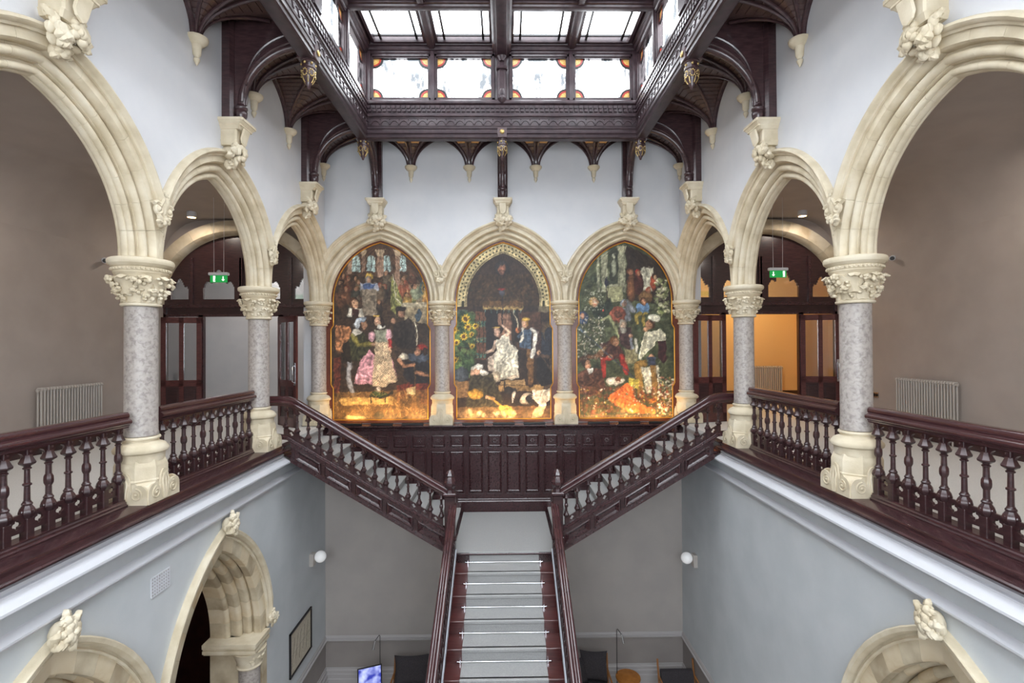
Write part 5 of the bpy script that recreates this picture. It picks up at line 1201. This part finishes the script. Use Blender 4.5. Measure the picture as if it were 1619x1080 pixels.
def paint_mid(U, V, X, Z, rs):
    p = Paint(U, V, (48, 34, 27)); c = p
    c.P([(180, 250), (560, 250), (560, 420), (180, 420)], (58, 40, 26), folds=.2)
    c.dots(rs, 90, 180, 550, 310, 400, 4, 10, [(96, 70, 40), (80, 54, 30), (50, 50, 36)], .6)
    c.E(352, 215, 40, 42, (44, 38, 38)); c.E(352, 222, 20, 30, (140, 88, 66)); c.E(352, 240, 14, 16, (110, 72, 56))
    c.P([(200, 450), (262, 450), (262, 705), (200, 705)], (96, 60, 40)); c.P([(430, 450), (560, 450), (560, 650), (430, 650)], (70, 44, 32)); c.P([(560, 500), (625, 500), (625, 860), (560, 860)], (76, 56, 42))
    for y in (515, 600, 685):
        c.P([(200, y - 14), (262, y - 14), (262, y + 14), (200, y + 14)], (60, 96, 80)); c.dots(rs, 14, 202, 260, y - 12, y + 12, 3, 6, [(150, 150, 90), (120, 70, 50)], .8)
    for x in (208, 228, 250, 445, 560, 605): c.L([(x, 450), (x, 700)], 4, (34, 24, 20))
    c.P([(262, 440), (340, 440), (300, 640), (262, 660)], (30, 24, 24)); c.P([(330, 460), (400, 460), (400, 600), (330, 600)], (120, 84, 64), folds=.1); c.P([(400, 440), (436, 440), (442, 620), (418, 600)], (34, 28, 26))
    for i in range(7): c.E(262 + i * 31, 425, 18, 16, (170, 136, 76)); c.E(262 + i * 31, 418, 14, 10, (98, 70, 40)); c.L([(262 + i * 31, 440), (262 + i * 31, 456)], 4, (90, 120, 110))
    c.P([(250, 392), (456, 392), (470, 415), (240, 415)], (84, 58, 32)); c.L([(352, 320), (352, 520)], 6, (36, 30, 34)); c.E(352, 345, 16, 22, (66, 64, 70)); c.E(352, 330, 24, 6, (130, 40, 34))
    c.P([(560, 560), (620, 560), (620, 680), (560, 680)], (36, 38, 46)); c.E(600, 560, 34, 50, (120, 94, 56), a=.5); c.E(600, 570, 26, 40, (40, 42, 50))
    c.P([(88, 440), (165, 440), (165, 470), (88, 470)], (72, 82, 68)); c.P([(545, 410), (620, 410), (620, 450), (545, 450)], (96, 84, 62))
    c.dots(rs, 130, 92, 200, 460, 790, 12, 24, [(70, 96, 52), (50, 74, 40), (96, 116, 60), (38, 56, 36)], .9); c.E(130, 785, 40, 42, (62, 66, 70))
    for x, y, r in ((155, 487, 23), (168, 530, 20), (208, 527, 17), (98, 548, 18), (147, 583, 20), (187, 570, 14), (105, 612, 19), (187, 630, 15), (96, 706, 18), (120, 868, 22)):
        for k in range(10): c.E(x + r * .75 * math.cos(k * .63), y + r * .75 * math.sin(k * .63), r * .42, r * .2, (226, 178, 46), k * .63)
        c.E(x, y, r * .48, r * .48, (92, 56, 24))
    c.P([(340, 815), (470, 812), (470, 838), (340, 842)], (156, 124, 80)); c.P([(330, 845), (570, 838), (570, 868), (330, 875)], (148, 114, 68)); c.P([(90, 820), (170, 820), (170, 905), (90, 905)], (128, 92, 54))
    c.P([(270, 700), (318, 660), (330, 790), (275, 760)], (168, 148, 128), folds=.2); c.P([(318, 655), (398, 622), (432, 650), (436, 800), (395, 812), (318, 800), (300, 720)], (212, 202, 176), folds=.16); c.P([(312, 600), (345, 585), (378, 560), (396, 625), (320, 662)], (204, 192, 166), folds=.1)
    c.L([(372, 575), (394, 562), (352, 525)], 14, (206, 166, 134)); c.L([(312, 605), (300, 655), (268, 664)], 13, (206, 170, 140)); c.head(322, 552, 24, (206, 160, 130), (40, 24, 20)); c.E(330, 545, 26, 24, (40, 24, 20)); c.E(322, 558, 17, 23, (206, 160, 130)); c.E(320, 534, 20, 4, (190, 150, 70)); c.E(405, 798, 34, 9, (216, 190, 160), -.25)
    c.P([(478, 650), (518, 650), (514, 835), (488, 835)], (120, 82, 44)); c.P([(448, 552), (512, 540), (505, 650), (445, 640)], (66, 82, 100), folds=.15); c.P([(505, 535), (552, 545), (560, 685), (535, 700), (500, 690)], (56, 38, 36), folds=.2); c.L([(462, 540), (450, 610)], 16, (222, 212, 190)); c.L([(512, 545), (532, 565), (510, 690)], 20, (226, 216, 196)); c.L([(436, 585), (455, 560)], 12, (70, 84, 100)); c.E(432, 548, 11, 13, (196, 110, 60)); c.L([(408, 440), (440, 535)], 5, (206, 190, 150)); c.head(472, 512, 22, (198, 150, 112), (160, 110, 50), -1); c.E(478, 490, 22, 12, (196, 152, 60)); c.P([(535, 690), (600, 700), (622, 830), (560, 850), (530, 800)], (30, 26, 26), folds=.2); c.E(545, 668, 14, 14, (196, 150, 112)); c.L([(550, 670), (610, 760)], 6, (70, 50, 36)); c.E(500, 842, 16, 8, (60, 40, 28))
    c.E(312, 800, 26, 34, (190, 170, 140), .5); c.P([(178, 785), (240, 765), (300, 785), (352, 920), (330, 1000), (150, 1000), (165, 900)], (60, 52, 34), folds=.25); c.E(248, 772, 30, 14, (214, 204, 184), .3); c.head(212, 762, 24, (196, 146, 112), (210, 200, 180)); c.E(228, 742, 24, 15, (216, 208, 192)); c.E(190, 775, 12, 16, (196, 146, 112)); c.E(208, 888, 40, 28, (190, 138, 46)); c.L([(268, 906), (300, 912)], 20, (200, 150, 112)); c.L([(285, 905), (338, 948)], 10, (206, 150, 60)); c.E(375, 975, 48, 25, (236, 190, 66), .42); c.E(372, 970, 9, 9, (150, 100, 40))
    c.E(385, 868, 26, 20, (44, 38, 36)); c.L([(362, 865), (360, 820)], 7, (40, 34, 32)); c.E(414, 872, 14, 14, (60, 52, 48)); c.E(412, 890, 11, 20, (216, 206, 190)); c.L([(404, 895), (404, 932)], 7, (216, 206, 190)); c.E(420, 862, 4, 7, (50, 42, 40))
    c.E(480, 912, 40, 30, (216, 196, 170), -.5); c.E(498, 915, 24, 22, (40, 36, 42)); c.P([(510, 870), (600, 862), (612, 880), (590, 930), (560, 1010), (500, 1015), (540, 940), (510, 910)], (222, 204, 176), folds=.14)
    c.P([(88, 960), (630, 950), (630, 1040), (88, 1040)], (168, 118, 66), a=.5); c.dots(rs, 22, 140, 420, 985, 1015, 8, 22, [(226, 200, 160), (180, 130, 80)], .6)  # bright spots: warm uplighter glow painted into the pigment near the bottom
    # painted arcade band following the arch
    R = np.hypot(np.abs(X) + AC, np.maximum(Z - ZSP, 0)); d = R - (AH + AC); top = Z > ZSP - .12
    band = top & (d > -.27) & (d < -.075); c.m(band, (186, 166, 116)); c.m(top & (d > -.285) & (d <= -.27), (96, 84, 60)); c.m(top & (d > -.31) & (d <= -.285), (150, 132, 90))
    th = np.arctan2(np.maximum(Z - ZSP, 0), np.abs(X) + AC) * 1.5
    for off, ph in ((-.125, 0), (-.215, .5)):
        k = (th / .105 + ph) % 1 - .5; c.m(top & (np.abs(k) * .105 + np.abs(d - off) < .03), (50, 48, 30))
    return p.c
def paint_right(U, V, X, Z, rs):
    p = Paint(U, V, (66, 70, 46)); c = p
    c.dots(rs, 260, 95, 640, 100, 760, 8, 26, [(52, 60, 38), (84, 90, 58), (100, 108, 76), (44, 46, 32), (70, 82, 60)], .7)
    c.P([(375, 90), (600, 200), (620, 420), (375, 380)], (46, 36, 30)); 
    for x, w in ((258, 34), (352, 38), (225, 14)): c.P([(x - w / 2, 130), (x + w / 2, 130), (x + w / 2, 345), (x - w / 2, 345)], (134, 132, 104), folds=.1); c.P([(x - w * .75, 95), (x + w * .75, 95), (x + w * .5, 132), (x - w * .5, 132)], (156, 150, 118))
    c.P([(288, 105), (330, 105), (330, 300), (288, 300)], (54, 56, 44)); c.E(309, 150, 9, 12, (150, 150, 124)); c.E(309, 210, 14, 52, (136, 138, 112)); c.P([(284, 300), (336, 300), (336, 314), (284, 314)], (150, 146, 116))
    c.P([(452, 212), (520, 212), (512, 340), (462, 340)], (172, 166, 142), folds=.14); c.E(402, 320, 26, 76, (106, 66, 40)); c.head(398, 236, 17, (150, 100, 70), (90, 50, 30)); c.E(442, 300, 26, 70, (70, 34, 28)); c.head(440, 238, 15, (150, 100, 70), (150, 46, 34)); c.E(522, 290, 18, 46, (140, 60, 36)); c.head(528, 262, 13)
    c.P([(270, 320), (350, 310), (360, 390), (280, 400)], (150, 146, 104)); c.dots(rs, 60, 530, 600, 270, 460, 7, 13, [(212, 206, 168), (180, 176, 128), (110, 120, 70)], .9); c.E(478, 370, 40, 34, (116, 84, 50)); c.head(495, 330, 15, (156, 104, 74), (160, 60, 34))
    c.P([(435, 405), (492, 400), (500, 450), (430, 455)], (98, 132, 168), folds=.12); c.head(468, 395, 17, (170, 118, 84), (90, 50, 26)); c.L([(450, 455), (425, 470), (432, 510)], 18, (150, 128, 56)); c.L([(480, 455), (462, 470), (470, 520)], 18, (150, 128, 56))
    c.L([(270, 260), (272, 430)], 6, (50, 38, 30)); c.P([(256, 300), (270, 255), (282, 300), (270, 322)], (34, 34, 44)); c.P([(182, 425), (255, 405), (285, 370), (305, 420), (280, 480), (205, 490)], (40, 48, 36), folds=.2); c.head(203, 400, 24, (186, 136, 98), (182, 136, 70)); c.E(248, 440, 6, 6, (190, 60, 40)); c.E(140, 480, 30, 34, (62, 76, 104)); c.head(138, 470, 18, (170, 120, 90), (60, 70, 100))
    c.L([(375, 400), (410, 440)], 30, (120, 122, 124)); c.head(362, 405, 19, (140, 110, 90), (130, 134, 140)); c.P([(320, 430), (390, 430), (400, 500), (310, 490)], (96, 98, 100)); c.E(328, 462, 44, 42, (140, 72, 52)); c.E(328, 462, 22, 20, (100, 60, 46)); c.L([(240, 490), (285, 475), (340, 590)], 16, (140, 142, 96))
    c.P([(330, 540), (400, 530), (414, 640), (380, 650), (340, 620)], (62, 42, 40), folds=.2); c.head(358, 520, 23, (176, 146, 118), (150, 138, 118)); c.E(358, 548, 18, 18, (150, 142, 126)); c.L([(395, 575), (405, 645)], 18, (120, 122, 128)); c.E(398, 578, 14, 9, (176, 130, 100))
    c.P([(364, 650), (430, 645), (430, 720), (364, 730)], (146, 134, 92)); c.P([(232, 620), (300, 600), (345, 640), (365, 690), (300, 700), (240, 690)], (70, 40, 32), folds=.2); c.head(312, 608, 24, (160, 112, 76), (110, 66, 30)); c.L([(292, 690), (248, 700), (250, 790)], 30, (160, 44, 32)); c.L([(345, 690), (375, 770)], 32, (160, 44, 32)); c.E(285, 685, 16, 12, (180, 130, 94)); c.L([(210, 690), (262, 640)], 22, (126, 92, 60))
    c.L([(105, 522), (250, 655), (420, 806)], 6, (56, 60, 70)); c.L([(105, 522), (140, 552)], 12, (90, 110, 130))
    c.P([(450, 745), (545, 735), (548, 870), (480, 885)], (206, 198, 170), folds=.14); c.L([(462, 722), (432, 740), (448, 890)], 38, (156, 116, 52)); c.E(455, 898, 26, 14, (150, 100, 44)); c.L([(512, 735), (525, 830), (522, 915)], 34, (140, 102, 48)); c.E(512, 922, 22, 16, (206, 120, 40)); c.P([(545, 585), (585, 590), (588, 700), (572, 728), (540, 690)], (58, 28, 30), folds=.2)
    c.P([(470, 560), (552, 540), (585, 575), (585, 600), (540, 605), (500, 650), (450, 706), (436, 700), (446, 640)], (212, 204, 172), folds=.13); c.P([(470, 565), (490, 560), (470, 690), (440, 700)], (180, 172, 140)); c.L([(426, 600), (428, 670)], 14, (196, 190, 166)); c.head(498, 520, 24, (178, 126, 90), (86, 52, 30), -1); c.E(522, 482, 36, 19, (206, 200, 172), .15); c.E(478, 545, 14, 12, (190, 140, 100)); c.E(506, 690, 14, 16, (186, 134, 98)); c.P([(484, 690), (530, 690), (530, 730), (490, 735)], (60, 66, 84))
    c.P([(104, 780), (170, 745), (235, 750), (262, 860), (180, 900), (104, 880)], (84, 52, 38), folds=.2); c.head(162, 728, 25, (180, 128, 92), (60, 40, 28)); c.E(140, 700, 34, 14, (74, 50, 34), -.5); c.L([(170, 690), (240, 680)], 24, (108, 70, 44)); c.P([(166, 752), (192, 748), (196, 775), (172, 780)], (200, 196, 180))
    c.E(310, 818, 48, 22, (206, 194, 170), -.1); c.E(330, 810, 20, 13, (120, 72, 46)); c.E(352, 815, 14, 12, (200, 188, 166)); c.P([(380, 800), (440, 810), (440, 860), (385, 850)], (180, 160, 60))
    fl = [(216, 206, 176), (196, 120, 96), (150, 66, 48), (206, 170, 70), (96, 104, 56), (230, 224, 200)]
    c.dots(rs, 120, 105, 260, 470, 700, 3, 7, [(216, 208, 186), (190, 170, 140)], .85); c.dots(rs, 60, 150, 250, 330, 440, 3, 5, [(200, 196, 170)], .7)
    c.dots(rs, 260, 104, 630, 850, 1030, 6, 15, [(110, 60, 38), (90, 74, 40), (140, 96, 50), (120, 50, 36)], .7)
    c.P([(268, 908), (378, 828), (402, 850), (425, 930), (520, 968), (524, 992), (392, 990), (300, 935)], (222, 106, 46), folds=.1); c.L([(350, 862), (418, 935)], 26, (206, 92, 40))
    c.dots(rs, 150, 104, 630, 840, 1030, 3, 7, fl, .9); c.dots(rs, 110, 540, 628, 800, 1000, 4, 9, fl + [(240, 232, 200)], .9); c.P([(88, 1000), (640, 1000), (640, 1040), (88, 1040)], (190, 130, 70), a=.4)  # last strip: warm uplighter glow painted along the bottom edge
    return p.c
mural(0, -3, 500, 3.373, paint_left, 'arched painting of courtiers with a lady in a pink dress, left of three')
mural(1, 0, 690, 3.376, paint_mid, 'arched middle painting with sunflowers and a seated lady in white')
mural(2, 3, 880, 3.373, paint_right, 'arched painting of resting soldiers in a garden, right of three')
# picture lights: three dark fittings on the sill below each painting
for u0, nm in ((-3, 'left'), (0, 'middle'), (3, 'right')):
    for k, w_ in ((-1, 'left'), (0, 'centre'), (1, 'right')):
        x = u0 + k * .73 + (.1 if u0 < 0 else 0); y = YB - .33
        e = thing('picture_light', (x, y, -1.87), 'low dark uplighter at the %s of the sill below the %s painting' % (w_, nm), 'lamp', 'uplighters along the painting sill')
        part('housing', MB().cbox(x - .26, x + .26, y - .03, y + .03, -1.87, -1.815, .008), 'black', e); part('lens', MB().box(x - .24, x + .24, y - .02, y + .022, -1.816, -1.812), 'dglass', e, 0)
        area('uplighter_beam', (x, y + .03, -1.79), (math.radians(180 - 14), 0, 0), .48, .04, PICW, (1, .6, .2))
